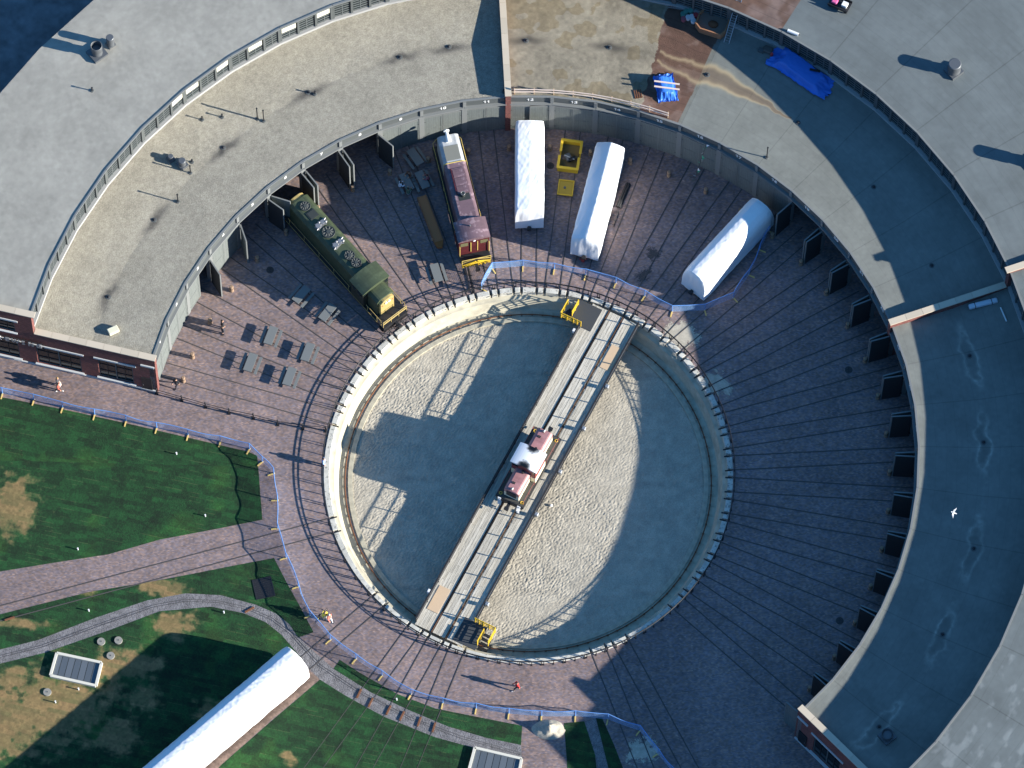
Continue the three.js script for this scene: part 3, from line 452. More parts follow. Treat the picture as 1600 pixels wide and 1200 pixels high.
function ladder(a, b, w, label, rungs) { const o = grp('ladder'), A = new THREE.Vector3(...a), B = new THREE.Vector3(...b), d = B.clone().sub(A), s = new THREE.Vector3(-d.z, 0, d.x).normalize().multiplyScalar(w / 2); for (const q of [-1, 1]) mesh('stile', sbar(A.clone().addScaledVector(s, q).toArray(), B.clone().addScaledVector(s, q).toArray(), 0.05, 0.09), M.galv, o); for (let i = 1; i < rungs; i++) { const c = A.clone().addScaledVector(d, i / rungs); mesh('rung', bar(c.clone().sub(s).toArray(), c.clone().add(s).toArray(), 0.022), M.galv, o); } top(o, label, 'ladder'); }
{ const p = [17.73,-41.68], q = [19.03,-45.20]; ladder([p[0], roofY(p[0], p[1]) + 0.02, p[1]], [q[0], 11.2, q[1]], 0.5, 'aluminium ladder leaning from the lower roof up to the upper roof', 22); }
{ const p = [12.24,-45.40], q = [14.97,-44.93]; const y = 6.98; ladder([p[0], y + 0.12, p[1]], [q[0], y + 0.12, q[1]], 0.42, 'aluminium ladder lying flat on the brown roof by the paint pails', 11); }
{ // debris skip on the roof
  const o = grp('debris_skip'), sh = new THREE.Shape([[-1.5, -0.7], [-0.9, -1.15], [1.2, -1.15], [1.5, -0.6], [1.5, 0.7], [1.1, 1.0], [-1.2, 1.0], [-1.5, 0.5]].map(p => new THREE.Vector2(...p)));
  const ins = new THREE.Path([[-1.38, -0.62], [-0.85, -1.03], [1.12, -1.03], [1.38, -0.52], [1.38, 0.62], [1.03, 0.88], [-1.13, 0.88], [-1.38, 0.44]].map(p => new THREE.Vector2(...p))); const wall = sh.clone(); wall.holes.push(ins);
  const g = new THREE.ExtrudeGeometry(wall, { depth: 0.9, bevelEnabled: false }); g.rotateX(-Math.PI / 2); mesh('side', g, mat(0.34, 0.16, 0.08, 0.8), o);
  const f = new THREE.ExtrudeGeometry(sh, { depth: 0.45, bevelEnabled: false }); f.rotateX(-Math.PI / 2); f.scale(0.95, 1, 0.95); mesh('rubble', f, mat(0.2, 0.15, 0.12, 1), o);
  const r = new THREE.IcosahedronGeometry(0.5, 1); r.scale(1, 0.5, 0.8); r.translate(0.1, 0.5, 0.1); mesh('debris_pile', r, M.rust, o);
  onRoof(o, 16.38,-43.45, -0.32); top(o, 'low open debris skip with orange sides on the shaded roof', 'skip');
}
{ const cols = [[0.1, 0.3, 0.24], [0.12, 0.34, 0.28], [0.7, 0.7, 0.7], [0.75, 0.75, 0.75], [0.5, 0.05, 0.06], [0.4, 0.1, 0.12], [0.7, 0.72, 0.74], [0.08, 0.25, 0.2]], nm = ['dark green', 'dark green', 'white', 'white', 'red', 'dull red', 'white', 'dark green'];
  const ps = [[13.89,-44.69], [14.31,-44.77], [14.07,-44.08], [14.44,-44.16], [14.80,-44.31], [13.65,-43.94], [14.56,-43.76], [13.59,-44.41]];
  ps.forEach(([x, z], i) => { const o = grp('paint_pail'); mesh('bucket', cyl(0.26, 0.21, 0.46, 0, 0.23, 0, 14), mat(...cols[i], 0.6), o); mesh('lid', cyl(0.24, 0.24, 0.04, 0, 0.47, 0, 14), mat(...cols[i].map(c => c * 0.8), 0.6), o); onRoof(o, x, z); top(o, `${nm[i]} pail in the cluster beside the debris skip`, 'pail', nm[i] + ' pails'); }); }
{ // yellow hoist at the upper roof edge
  const o = grp('roof_hoist'); mesh('mast', sbar([0, 0, 0], [1.0, 2.2, -2.6], 0.13, 0.13), M.timberY ?? (M.timberY = mat(0.62, 0.42, 0.12, 0.7)), o); mesh('brace', [sbar([1.0, 2.2, -2.6], [1.5, 0.6, -1.6], 0.08, 0.08), sbar([1.5, 0.6, -1.6], [0.9, 0.3, -1.7], 0.08, 0.08)], M.timberY, o); mesh('base_frame', [box(1.4, 0.12, 0.14, 0.2, 0.07, -0.9), box(0.14, 0.12, 1.6, 0.3, 0.075, -0.9)], M.iron, o);
  onRoof(o, 20.17,-42.57); top(o, 'yellow framed roof hoist at the edge of the brown upper roof', 'hoist');
  const c = grp('tool_cart'); mesh('tray', [box(2.0, 0.08, 1.2, 0, 0.35, 0), box(2.0, 0.3, 0.06, 0, 0.5, 0.6), box(2.0, 0.3, 0.06, 0, 0.5, -0.6)], M.black, c); for (const [x, z] of [[-0.8, 0.5], [0.8, 0.5], [-0.8, -0.5], [0.8, -0.5]]) mesh('wheel', cyl(0.16, 0.16, 0.08, x, 0.16, z, 12, Math.PI / 2), M.iron, c); mesh('bag', rbox(0.6, 0.35, 0.5, 0.12, -0.5, 0.58, 0.1), mat(0.7, 0.12, 0.3, 0.8), c, 'pink bag on the cart'); mesh('crate', box(0.5, 0.4, 0.5, 0.5, 0.6, 0), M.whitePaint, c);
  onRoof(c, 28.23,-44.20, -0.45); top(c, 'black tool cart carrying a pink bag on the membrane roof', 'cart');
  const r = grp('material_roll'); mesh('roll', cyl(0.16, 0.16, 1.1, 0, 0.16, 0, 12, 0, 0, Math.PI / 2), M.whitePaint, r); mesh('core', cyl(0.08, 0.08, 1.3, 0, 0.16, 0, 10, 0, 0, Math.PI / 2), M.black, r); onRoof(r, 23.84,-41.11, -0.4); top(r, 'white roofing roll with a dark core at the upper roof edge', 'roll');
  const t = grp('tool_heap'); mesh('sack', rbox(0.9, 0.4, 0.7, 0.16, 0, 0.2, 0), mat(0.1, 0.09, 0.08, 0.9), t); mesh('can', cyl(0.14, 0.14, 0.34, 0.5, 0.17, 0.3, 10), mat(0.5, 0.05, 0.06, 0.6), t); mesh('box', box(0.5, 0.3, 0.4, -0.6, 0.15, 0.3), M.trimDark, t); onRoof(t, 21.66,-40.92, -0.4); top(t, 'dark sack with a red can beside the long blue tarpaulin', 'tools');
  const f = mesh('foam_block', rbox(1.0, 0.42, 0.62, 0.05, 0, 0.21, 0), mat(0.72, 0.68, 0.5, 0.9)); onRoof(f, -38.60,-10.45, 0.5); top(f, 'pale foam block lying on the gravel roof near the end wall', 'block');
  const b = grp('wrapped_bundle'); mesh('bundle', rbox(2.8, 0.4, 0.5, 0.14, 0, 0.2, 0), mat(0.5, 0.56, 0.62, 0.4), b); mesh('strap', [box(0.06, 0.44, 0.54, -0.8, 0.2, 0), box(0.06, 0.44, 0.54, 0.8, 0.2, 0)], M.black, b); onRoof(b, 41.68,-15.16, 0.29); top(b, 'long plastic wrapped bundle beside the stone coped fire wall', 'bundle');
  const pp = mesh('white_pipe', cyl(0.07, 0.07, 1.5, 0, 0.07, 0, 8, 0, 0, Math.PI / 2), M.whitePaint); onRoof(pp, 43.56,-14.10, -1.2); top(pp, 'short white pipe lying on the roof near the wrapped bundle', 'pipe');
  const pa = grp('pallet_slats'); for (let i = 0; i < 4; i++) mesh('slat', box(0.1, 0.05, 0.9, i * 0.2 - 0.3, 0.05, 0), M.rust, pa); mesh('runner', box(0.8, 0.05, 0.1, 0, 0.02, 0.3), M.rust, pa); onRoof(pa, 9.47,-36.17, 0.2); top(pa, 'small rusty rack lying on the gravel by the guard rail', 'rack');
}
{ // hanging string of flags on the shaded stall wall
  const o = grp('flag_string'); const k = 15.72, r = 35.15; mesh('cord', bar(pol(r, k, 6.2), pol(r - 1.0, k - 0.12, 0.1), 0.02), M.black, o);
  for (let i = 0; i < 14; i++) { const t = i / 13, p = pol(r - t * 1.0, k - 0.12 * t, 6.1 - t * 5.9); mesh('flag', xf(faces([[[0, 0, 0], [0.3, -0.06, 0.06], [0.02, -0.36, 0.1]], [[0, 0, 0.012], [0.02, -0.36, 0.112], [0.3, -0.06, 0.072]]]), p[0], p[1], p[2], 0, i * 1.3, 0), i % 3 ? (M.flagG ?? (M.flagG = mat(0.06, 0.4, 0.22, 0.7))) : M.whitePaint, o); }
  top(o, 'string of green and white pennants hanging down the shaded stall wall', 'pennants');
}
{ const o = grp('gull'); const b = new THREE.SphereGeometry(0.15, 12, 8); b.scale(2.4, 0.85, 0.9); mesh('body', b, M.lamp, o); mesh('head', ball(0.1, 0.4, 0.05, 0), M.lamp, o); mesh('beak', cyl(0, 0.03, 0.12, 0.54, 0.04, 0, 6, 0, 0, -Math.PI / 2), M.yellow, o);
  for (const s of [-1, 1]) mesh('wing', faces([[[0.2, 0.05, s * 0.1], [-0.12, 0.05, s * 0.1], [-0.18, 0.22, s * 0.5], [0.12, 0.22, s * 0.46]], [[0.12, 0.22, s * 0.46], [-0.18, 0.22, s * 0.5], [-0.26, 0.14, s * 0.98]], [[0.2, 0.04, s * 0.1], [-0.12, 0.04, s * 0.1], [-0.18, 0.2, s * 0.5], [0.12, 0.2, s * 0.46]]]), M.lamp, o); mesh('tail', faces([[[-0.3, 0.02, 0.04], [-0.55, 0.02, 0.12], [-0.55, 0.02, -0.12], [-0.3, 0.02, -0.04]]]), M.lamp, o);
  o.position.set(...(([x, z]) => [x, 22, z])([37.59,12.27])); o.rotation.set(0.3, 2.8, 0); o.scale.setScalar(0.52); top(o, 'white gull gliding over the shaded lower roof', 'bird'); }
// ------------------------------------------------------------------ turntable bridge
const BA = 25.7 * Math.PI / 180;
const woods = [[1, 0.98, 0.94], [0.9, 0.88, 0.83], [0.95, 0.91, 0.84], [0.82, 0.8, 0.76]].map(c => { const m = mapped(woodTex, 0.88); m.color.setRGB(...c); return m; });
const clothMat = (r, g, b) => mat(r, g, b, 0.9);
{
  const b = grp('turntable_bridge'), L = 36.3;
  const lanes = []; for (let i = 0; i < 4; i++) lanes.push([-0.465 + i * 0.31, 0.3]); for (const s of [-1, 1]) for (let i = 0; i < 5; i++) lanes.push([s * (0.98 + i * 0.29), 0.28]);
  const pg = {}; lanes.forEach(([x, w], li) => { const n = 6, seg = L / n; for (let i = 0; i < n; i++) { const off = (li % 3 - 1) * 0.9, z0 = i === 0 ? -L / 2 : -L / 2 + i * seg + off, z1 = i === n - 1 ? L / 2 : -L / 2 + (i + 1) * seg + off; mesh('deck_plank', xf(box(w - 0.015, 0.08, z1 - z0 - 0.02, 0, 0, (z0 + z1) / 2), x, -0.02 + rr(-0.008, 0.008), 0), woods[Math.floor(hash(li, i + 4) * 4)], b); } });
  for (const s of [-1, 1]) { mesh('rail', [box(0.07, 0.1, L, s * 0.7175, 0.04, 0), box(0.16, 0.03, L, s * 0.7175, -0.03, 0)], M.rustRail, b); mesh('girder', [box(0.06, 1.3, L - 1.5, s * 1.1, -0.85, 0), box(0.4, 0.06, L - 1.5, s * 1.1, -0.17, 0), box(0.4, 0.06, L - 1.5, s * 1.1, -1.5, 0)], M.iron, b); mesh('edge_beam', box(0.14, 0.24, L, s * 2.35, -0.1, 0), M.wood, b); }
  const cb = box(4.5, 0.22, 0.25, 0, -0.18, 0); for (let i = 0; i < 16; i++) { const o = mesh('cross_beam', cb, M.iron, b); o.position.z = -17 + i * 34 / 15; }
  for (const s of [-1, 1]) mesh('end_carriage', [box(3.6, 0.7, 0.6, 0, -1.2, s * 17), cyl(0.4, 0.4, 0.16, -1.3, -1.45, s * 17, 16, Math.PI / 2), cyl(0.4, 0.4, 0.16, 1.3, -1.45, s * 17, 16, Math.PI / 2)], M.iron, b);
  mesh('centre_bearing', cyl(1.0, 1.4, 1.2, 0, -1.6, 0, 20), M.iron, b);
  const post = box(0.09, 1.12, 0.09, 0, 0.56, 0);
  for (const s of [-1, 1]) { const z0 = s < 0 ? -15.3 : -17.9, z1 = s < 0 ? 17.9 : 15.3; for (let z = z0; z <= z1 + 0.01; z += (z1 - z0) / 15) { const o = mesh('railing_post', post, M.iron, b); o.position.set(s * 2.42, 0, z); } mesh('railing_bar', bar([s * 2.42, 0.58, z0], [s * 2.42, 0.58, z1], 0.045), M.iron, b); mesh('handrail_board', box(0.12, 0.07, z1 - z0, s * 2.42, 1.13, (z0 + z1) / 2), M.iron, b); mesh('toe_board', box(0.05, 0.26, z1 - z0, s * 2.46, 0.14, (z0 + z1) / 2), M.iron, b); }
  for (const [x, u] of [[-2.62, 14.6], [-2.62, -14.9], [2.66, 10.9], [2.66, 6.1], [2.66, 1.2], [2.66, -3.6], [2.66, -13.6]]) { const o = mesh('lamp_box', rbox(0.34, 0.5, 0.34, 0.05, 0, 0.55, 0), x < 0 ? M.lamp : M.galv, b); o.position.set(x, 0, -u); mesh('bracket', box(0.06, 0.9, 0.06, -Math.sign(x) * 0.14, 0.25, 0), M.iron, o); }
  for (const s of [1, -1]) { // operator's steps at each end, railed in yellow
    const e = mesh('platform', box(2.3, 0.1, 2.5, -2.5, 0.02, -16.7), mat(0.045, 0.05, 0.055, 0.8), b); e.rotation.y = s > 0 ? 0 : Math.PI;
    const st = []; for (let i = 0; i < 4; i++) st.push(box(0.9, 0.06, 0.3, -4.0, -0.2 - i * 0.36, -16.1 - i * 0.32)); mesh('steps', st, M.iron, e);
    const panel = (a, c) => { const g = [], n = Math.max(2, Math.round(Math.hypot(c[0] - a[0], c[1] - a[1]) / 0.75)); for (const h of [0.3, 0.62, 0.95, 1.1]) g.push(sbar([a[0], h, -a[1]], [c[0], h, -c[1]], 0.05, 0.09)); for (let i = 0; i <= n; i++) { const x = a[0] + (c[0] - a[0]) * i / n, z = -(a[1] + (c[1] - a[1]) * i / n); g.push(box(0.08, 1.16, 0.08, x, 0.58, z)); } mesh('yellow_railing', g, M.yellow, e); };
    panel([-2.4, 15.5], [-3.2, 15.5]); panel([-3.25, 15.5], [-4.45, 15.5]); panel([-4.5, 15.55], [-4.5, 17.0]); panel([-3.6, 16.1], [-3.6, 17.4]);
  }
  const bd = box(1.12, 0.03, 2.6); for (const [x, u] of [[1.55, 13.9], [-1.6, -15.0]]) { const p = mesh('plywood_sheet', bd, mat(0.58, 0.42, 0.27, 0.85), b); p.position.set(x, 0.045, -u); }
  b.rotation.y = -BA; top(b, 'long timber decked turntable bridge spanning the round pit', 'bridge');
}
// ------------------------------------------------------------------ locomotives
function truck(parent, z, axles, gap = 1.3) { const t = mesh('bogie', [box(0.14, 0.36, (axles - 1) * gap + 1.1, -0.95, 0.6, z), box(0.14, 0.36, (axles - 1) * gap + 1.1, 0.95, 0.6, z), box(1.9, 0.2, 0.4, 0, 0.7, z)], M.black, parent); for (let i = 0; i < axles; i++) for (const s of [-1, 1]) mesh('wheel', [cyl(0.48, 0.48, 0.13, s * 0.7175, 0.5, z + (i - (axles - 1) / 2) * gap, 18, 0, 0, Math.PI / 2), cyl(0.52, 0.52, 0.03, s * 0.66, 0.5, z + (i - (axles - 1) / 2) * gap, 18, 0, 0, Math.PI / 2)], M.iron, t); }
function archRoof(w, L, y, rise, over = 0.06) { const s = new THREE.Shape(); const n = 12; for (let i = 0; i <= n; i++) { const t = i / n * 2 - 1; const X = t * (w / 2 + over), Y = y + rise * (1 - t * t); i ? s.lineTo(X, Y) : s.moveTo(X, Y); } s.lineTo(w / 2 + over, y - 0.1); s.lineTo(-w / 2 - over, y - 0.1); const g = new THREE.ExtrudeGeometry(s, { depth: L, bevelEnabled: false }); g.translate(0, 0, -L / 2); return metricUV(norm(g)); }
function hoodShape(w, y0, y1, L, ch = 0.22) { const s = new THREE.Shape([[-w / 2, y0], [w / 2, y0], [w / 2, y1 - ch], [w / 2 - ch, y1 - 0.04], [w / 2 - ch * 1.6, y1], [-w / 2 + ch * 1.6, y1], [-w / 2 + ch, y1 - 0.04], [-w / 2, y1 - ch]].map(p => new THREE.Vector2(...p))); const g = new THREE.ExtrudeGeometry(s, { depth: L, bevelEnabled: true, bevelSize: 0.05, bevelThickness: 0.05, bevelSegments: 2 }); g.translate(0, 0, -L / 2); return metricUV(norm(g)); }
const paintTex = (r, g, b, w, s) => tex(256, 256, (i, j) => { const n = fbm(i / 40, j / 40, 4, 6), f = sm(0.55, 0.75, fbm(i / 26 + 30, j / 26, 4, 10)) * w, k = 0.86 + 0.28 * n; return [r * k + f * s, g * k + f * s, b * k + f * s]; }, true, 1 / 3.4);
function coupler(parent, z, d) { mesh('coupler', [box(0.26, 0.26, 0.7, 0, 0.92, z + d * 0.3), box(0.4, 0.34, 0.26, 0, 0.92, z + d * 0.62)], M.iron, parent); }
function fan(parent, x, y, z, r) { const f = mesh('roof_fan', [cyl(r, r * 1.04, 0.14, x, y + 0.07, z, 24)], M.fan ?? (M.fan = mat(0.03, 0.036, 0.034, 0.6)), parent); const bl = []; for (let i = 0; i < 9; i++) { const a = i / 9 * 6.283; bl.push(box(r * 0.56, 0.02, 0.16 * r, x + Math.cos(a) * r * 0.6, y + 0.16, z + Math.sin(a) * r * 0.6, 0.5, -a, 0)); } mesh('blade', bl, M.fanB ?? (M.fanB = mat(0.05, 0.058, 0.056, 0.5)), f); mesh('hub', cyl(r * 0.34, r * 0.36, 0.06, x, y + 0.19, z, 14), M.fanB, f); const ring = new THREE.TorusGeometry(r, 0.035, 5, 24); ring.rotateX(Math.PI / 2); ring.translate(x, y + 0.15, z); mesh('guard_ring', ring, M.fanB, f); }
{ // olive green road switcher
  const o = grp('green_locomotive'), G = mapped(paintTex(66, 76, 54, 0.35, 22), 0.55), Y = mat(0.4, 0.3, 0.11, 0.6), GD = mapped(paintTex(38, 44, 34, 0.2, 10), 0.6);
  mesh('underframe', [box(2.95, 0.36, 13.9, 0, 1.25, -0.1), box(2.2, 0.5, 3.6, 0, 0.8, -0.3)], M.black, o);
  mesh('side_stripe', [box(0.03, 0.09, 13.6, 1.49, 1.4, -0.1), box(0.03, 0.09, 13.6, -1.49, 1.4, -0.1)], Y, o);
  mesh('long_hood', hoodShape(2.02, 1.44, 4.3, 9.35, 0.3), G, o).position.z = -2.05;
  mesh('hood_end', hoodShape(1.56, 1.46, 4.2, 0.5, 0.3), Y, o, 'yellow painted end of the long hood').position.z = -6.95;
  mesh('short_hood', hoodShape(1.86, 1.44, 4.02, 1.35, 0.28), G, o).position.z = 5.4; mesh('nose', hoodShape(1.5, 1.46, 3.92, 0.34, 0.3), Y, o, 'yellow painted nose with a sloping top').position.z = 6.2;
  const cab = mesh('cab', box(3.0, 2.85, 1.84, 0, 2.86, 3.78), GD, o); mesh('cab_roof', archRoof(3.06, 2.04, 4.28, 0.38), G, cab).position.z = 3.78;
  for (const s of [-1, 1]) { mesh('window', [box(0.03, 0.62, 0.6, s * 1.51, 3.55, 3.35), box(0.03, 0.62, 0.6, s * 1.51, 3.55, 4.15)], M.glass, cab); mesh('front_window', [box(0.48, 0.6, 0.03, s * 1.2, 3.6, 4.71), box(0.4, 0.6, 0.03, s * 1.24, 3.6, 2.85)], M.glass, cab); }
  for (const [r, q] of [[32.74, 0.47], [29.27, 0.6], [26.15, 0.47], [25.17, 0.46]]) fan(o, 0.02, 4.3, 27 - r, q);
  mesh('radiator_grille', [box(0.92, 0.1, 0.88, 0, 4.36, -4.68), box(0.74, 0.03, 0.7, 0, 4.42, -4.68)], M.fan, o);
  for (const r of [30.35, 27.77]) { const z = 27 - r, e = mesh('exhaust_stack', [cyl(0.26, 0.3, 0.3, -0.35, 4.42, z, 12), cyl(0.22, 0.28, 0.34, 0.2, 4.44, z - 0.05, 12), box(1.3, 0.16, 0.5, 0, 4.36, z, 0, 0.2, 0)], M.silver ?? (M.silver = mat(0.3, 0.3, 0.3, 0.45, 0.6)), o); mesh('pipework', [bar([-0.7, 4.42, z + 0.25], [0.7, 4.46, z - 0.25], 0.07), bar([-0.5, 4.5, z - 0.3], [0.4, 4.5, z + 0.35], 0.06), ball(0.16, 0.45, 4.5, z + 0.1), ball(0.14, -0.1, 4.56, z - 0.2)], M.silver, e); }
  mesh('horn', [cyl(0.05, 0.1, 0.5, 0.2, 4.44, 2.2, 8, Math.PI / 2), box(0.1, 0.12, 0.1, 0.2, 4.36, 2.2)], M.iron, o);
  mesh('front_platform', box(2.9, 0.08, 1.5, 0, 1.36, 6.9), M.iron, o); mesh('rear_platform', box(2.7, 0.08, 0.8, 0, 1.36, -7.0), M.iron, o);
  mesh('pilot', box(2.8, 0.9, 0.12, 0, 0.8, 7.55), M.black, o);
  mesh('end_rail', [bar([-1.4, 2.4, 7.5], [1.4, 2.4, 7.5], 0.04), bar([-1.4, 1.9, 7.5], [1.4, 1.9, 7.5], 0.03), ...[-1.4, -0.45, 0.45, 1.4].map(x => bar([x, 1.38, 7.5], [x, 2.4, 7.5], 0.035)), box(2.7, 0.2, 0.04, 0, 2.05, 7.52)], Y, o);
  for (const s of [-1, 1]) mesh('handrail', [bar([s * 1.42, 2.35, 5.0], [s * 1.42, 2.35, 7.2], 0.03), bar([s * 1.42, 2.35, -6.6], [s * 1.42, 2.35, 2.6], 0.022), ...[-6.4, -4.2, -2, 0.2, 2.4, 5.2, 6.6, 7.2].map(z => bar([s * 1.42, 1.4, z], [s * 1.42, 2.35, z], 0.025))], Y, o);
  mesh('headlight', [cyl(0.14, 0.14, 0.16, -0.18, 3.5, 6.44, 12, Math.PI / 2), cyl(0.14, 0.14, 0.16, 0.18, 3.5, 6.44, 12, Math.PI / 2)], M.lamp, o); mesh('marker_lamp', [ball(0.07, -0.6, 3.3, 6.42), ball(0.07, 0.6, 3.3, 6.42)], mat(0.5, 0.05, 0.02, 0.4), o);
  for (const s of [-1, 1]) mesh('step', [box(0.5, 0.06, 0.5, s * 1.25, 0.9, 7.2), box(0.5, 0.06, 0.5, s * 1.25, 0.5, 7.2)], M.iron, o);
  truck(o, 4.3, 2, 2.2); truck(o, -4.5, 2, 2.2); coupler(o, 7.6, 1); coupler(o, -7.3, -1);
  radial(o, 27, 5.5); top(o, 'olive green diesel locomotive with a yellow nose and roof fans', 'locomotive');
}
{ // maroon switcher
  const o = grp('maroon_locomotive'), P = mapped(paintTex(112, 90, 96, 1, 34), 0.5), MR = mapped(paintTex(84, 32, 36, 0.3, 16), 0.5), GY = mapped(paintTex(176, 178, 178, 0.4, 24), 0.5), Y = mat(0.62, 0.45, 0.12, 0.6);
  mesh('underframe', [box(2.85, 0.34, 12.4, 0, 1.22, 0.1), box(2.0, 0.5, 2.6, 0, 0.8, -0.4)], M.black, o);
  mesh('hood', hoodShape(2.0, 1.38, 4.2, 6.2, 0.16), P, o).position.z = 0.45; mesh('radiator_end', hoodShape(1.92, 1.38, 4.16, 2.9, 0.2), GY, o, 'light grey radiator end of the hood').position.z = -4.2;
  mesh('colour_band', hoodShape(2.03, 2.2, 4.22, 0.02, 0.16), Y, o).position.z = -2.72;
  mesh('radiator_grille', [box(1.4, 0.06, 1.55, 0, 4.2, -3.75)], mat(0.2, 0.2, 0.17, 0.7), o);
  mesh('headlight_cone', [cyl(0.12, 0.3, 1.0, -0.05, 4.34, -5.4, 14, -1.25), cyl(0.28, 0.28, 0.1, -0.05, 4.5, -5.95, 14, Math.PI / 2)], M.whitePaint, o);
  mesh('roof_hatch', [box(1.15, 0.1, 2.7, 0.1, 4.26, -0.7), box(1.0, 0.03, 0.8, 0.1, 4.33, -1.5), box(1.0, 0.03, 0.8, 0.1, 4.33, -0.6), box(1.0, 0.03, 0.7, 0.1, 4.33, 0.2)], P, o); mesh('hatch_wall', box(0.09, 0.26, 2.7, -0.52, 4.3, -0.7), MR, o);
  const st = mesh('exhaust_stack', [cyl(0.19, 0.22, 0.55, 0, 4.45, 0.85, 16), box(1.1, 0.06, 0.9, 0.1, 4.23, 0.9)], M.fan, o); mesh('stack_rim', xf(new THREE.TorusGeometry(0.19, 0.03, 5, 16), 0, 4.73, 0.85, Math.PI / 2), M.silver, st);
  const cab = mesh('cab', box(2.9, 3.0, 2.0, 0, 2.9, 4.55), MR, o); mesh('cab_roof', archRoof(2.96, 2.16, 4.36, 0.34), P, cab).position.z = 4.55; mesh('whistle', cyl(0.07, 0.07, 0.2, -0.1, 4.78, 4.3, 8), M.silver, cab);
  for (const s of [-1, 1]) { mesh('window', box(0.72, 0.62, 0.04, s * 0.95, 3.55, 5.56), M.glassY ?? (M.glassY = mat(0.16, 0.15, 0.08, 0.15)), cab); mesh('side_window', [box(0.04, 0.7, 0.7, s * 1.46, 3.5, 4.1), box(0.04, 0.7, 0.7, s * 1.46, 3.5, 5.0)], M.glass, cab); mesh('door_rail', box(0.07, 1.9, 0.06, s * 0.32, 2.9, 5.6), Y, cab); mesh('corner_rail', bar([s * 1.4, 1.4, 5.66], [s * 1.4, 3.5, 5.66], 0.04), Y, cab); }
  mesh('rear_door', box(0.5, 1.9, 0.04, 0, 2.85, 5.57), MR, cab); mesh('lamp', cyl(0.12, 0.12, 0.14, 0, 4.18, 5.6, 12, Math.PI / 2), M.lamp, cab);
  mesh('end_platform', box(2.85, 0.08, 0.9, 0, 1.36, 5.95), M.iron, o);
  // end sheet with yellow and black rays
  const sh = mesh('end_sheet', box(2.8, 1.25, 0.06, 0, 1.2, 6.42), M.black, o), ry = []; for (let i = 0; i < 11; i++) { const a = (i / 10 - 0.5) * 2.5, x0 = Math.sin(a) * 0.12, y0 = 1.5 - Math.cos(a) * 0.08; let t = 1.25 / Math.max(0.4, Math.abs(Math.sin(a))) ; t = Math.min(t, 0.85 / Math.max(0.15, Math.cos(a))); ry.push(sbar([x0, y0, 6.47], [x0 + Math.sin(a) * t, y0 - Math.cos(a) * t * 0.98, 6.47], 0.1, 0.1)); } mesh('warning_ray', ry, M.yellow, sh);
  mesh('end_rail', [bar([-1.38, 2.1, 6.5], [1.38, 2.1, 6.5], 0.035), bar([-1.38, 1.3, 6.5], [-1.38, 2.1, 6.5], 0.035), bar([1.38, 1.3, 6.5], [1.38, 2.1, 6.5], 0.035), bar([-1.38, 1.65, 6.5], [0, 2.1, 6.5], 0.03), bar([1.38, 1.65, 6.5], [0, 2.1, 6.5], 0.03)], Y, o);
  for (const s of [-1, 1]) mesh('handrail', [bar([s * 1.36, 2.3, -6.0], [s * 1.36, 2.3, 3.4], 0.024), ...[-5.8, -3.6, -1.4, 0.8, 3.2].map(z => bar([s * 1.36, 1.38, z], [s * 1.36, 2.3, z], 0.022)), bar([s * 1.36, 2.3, -6], [s * 0.9, 2.3, -6.4], 0.024)], Y, o);
  truck(o, 4.0, 2, 2.2); truck(o, -4.0, 2, 2.2); coupler(o, 6.5, 1); coupler(o, -6.1, -1);
  radial(o, 28, 9.5); top(o, 'maroon diesel switcher with a pale grey radiator end and striped end sheet', 'locomotive');
}
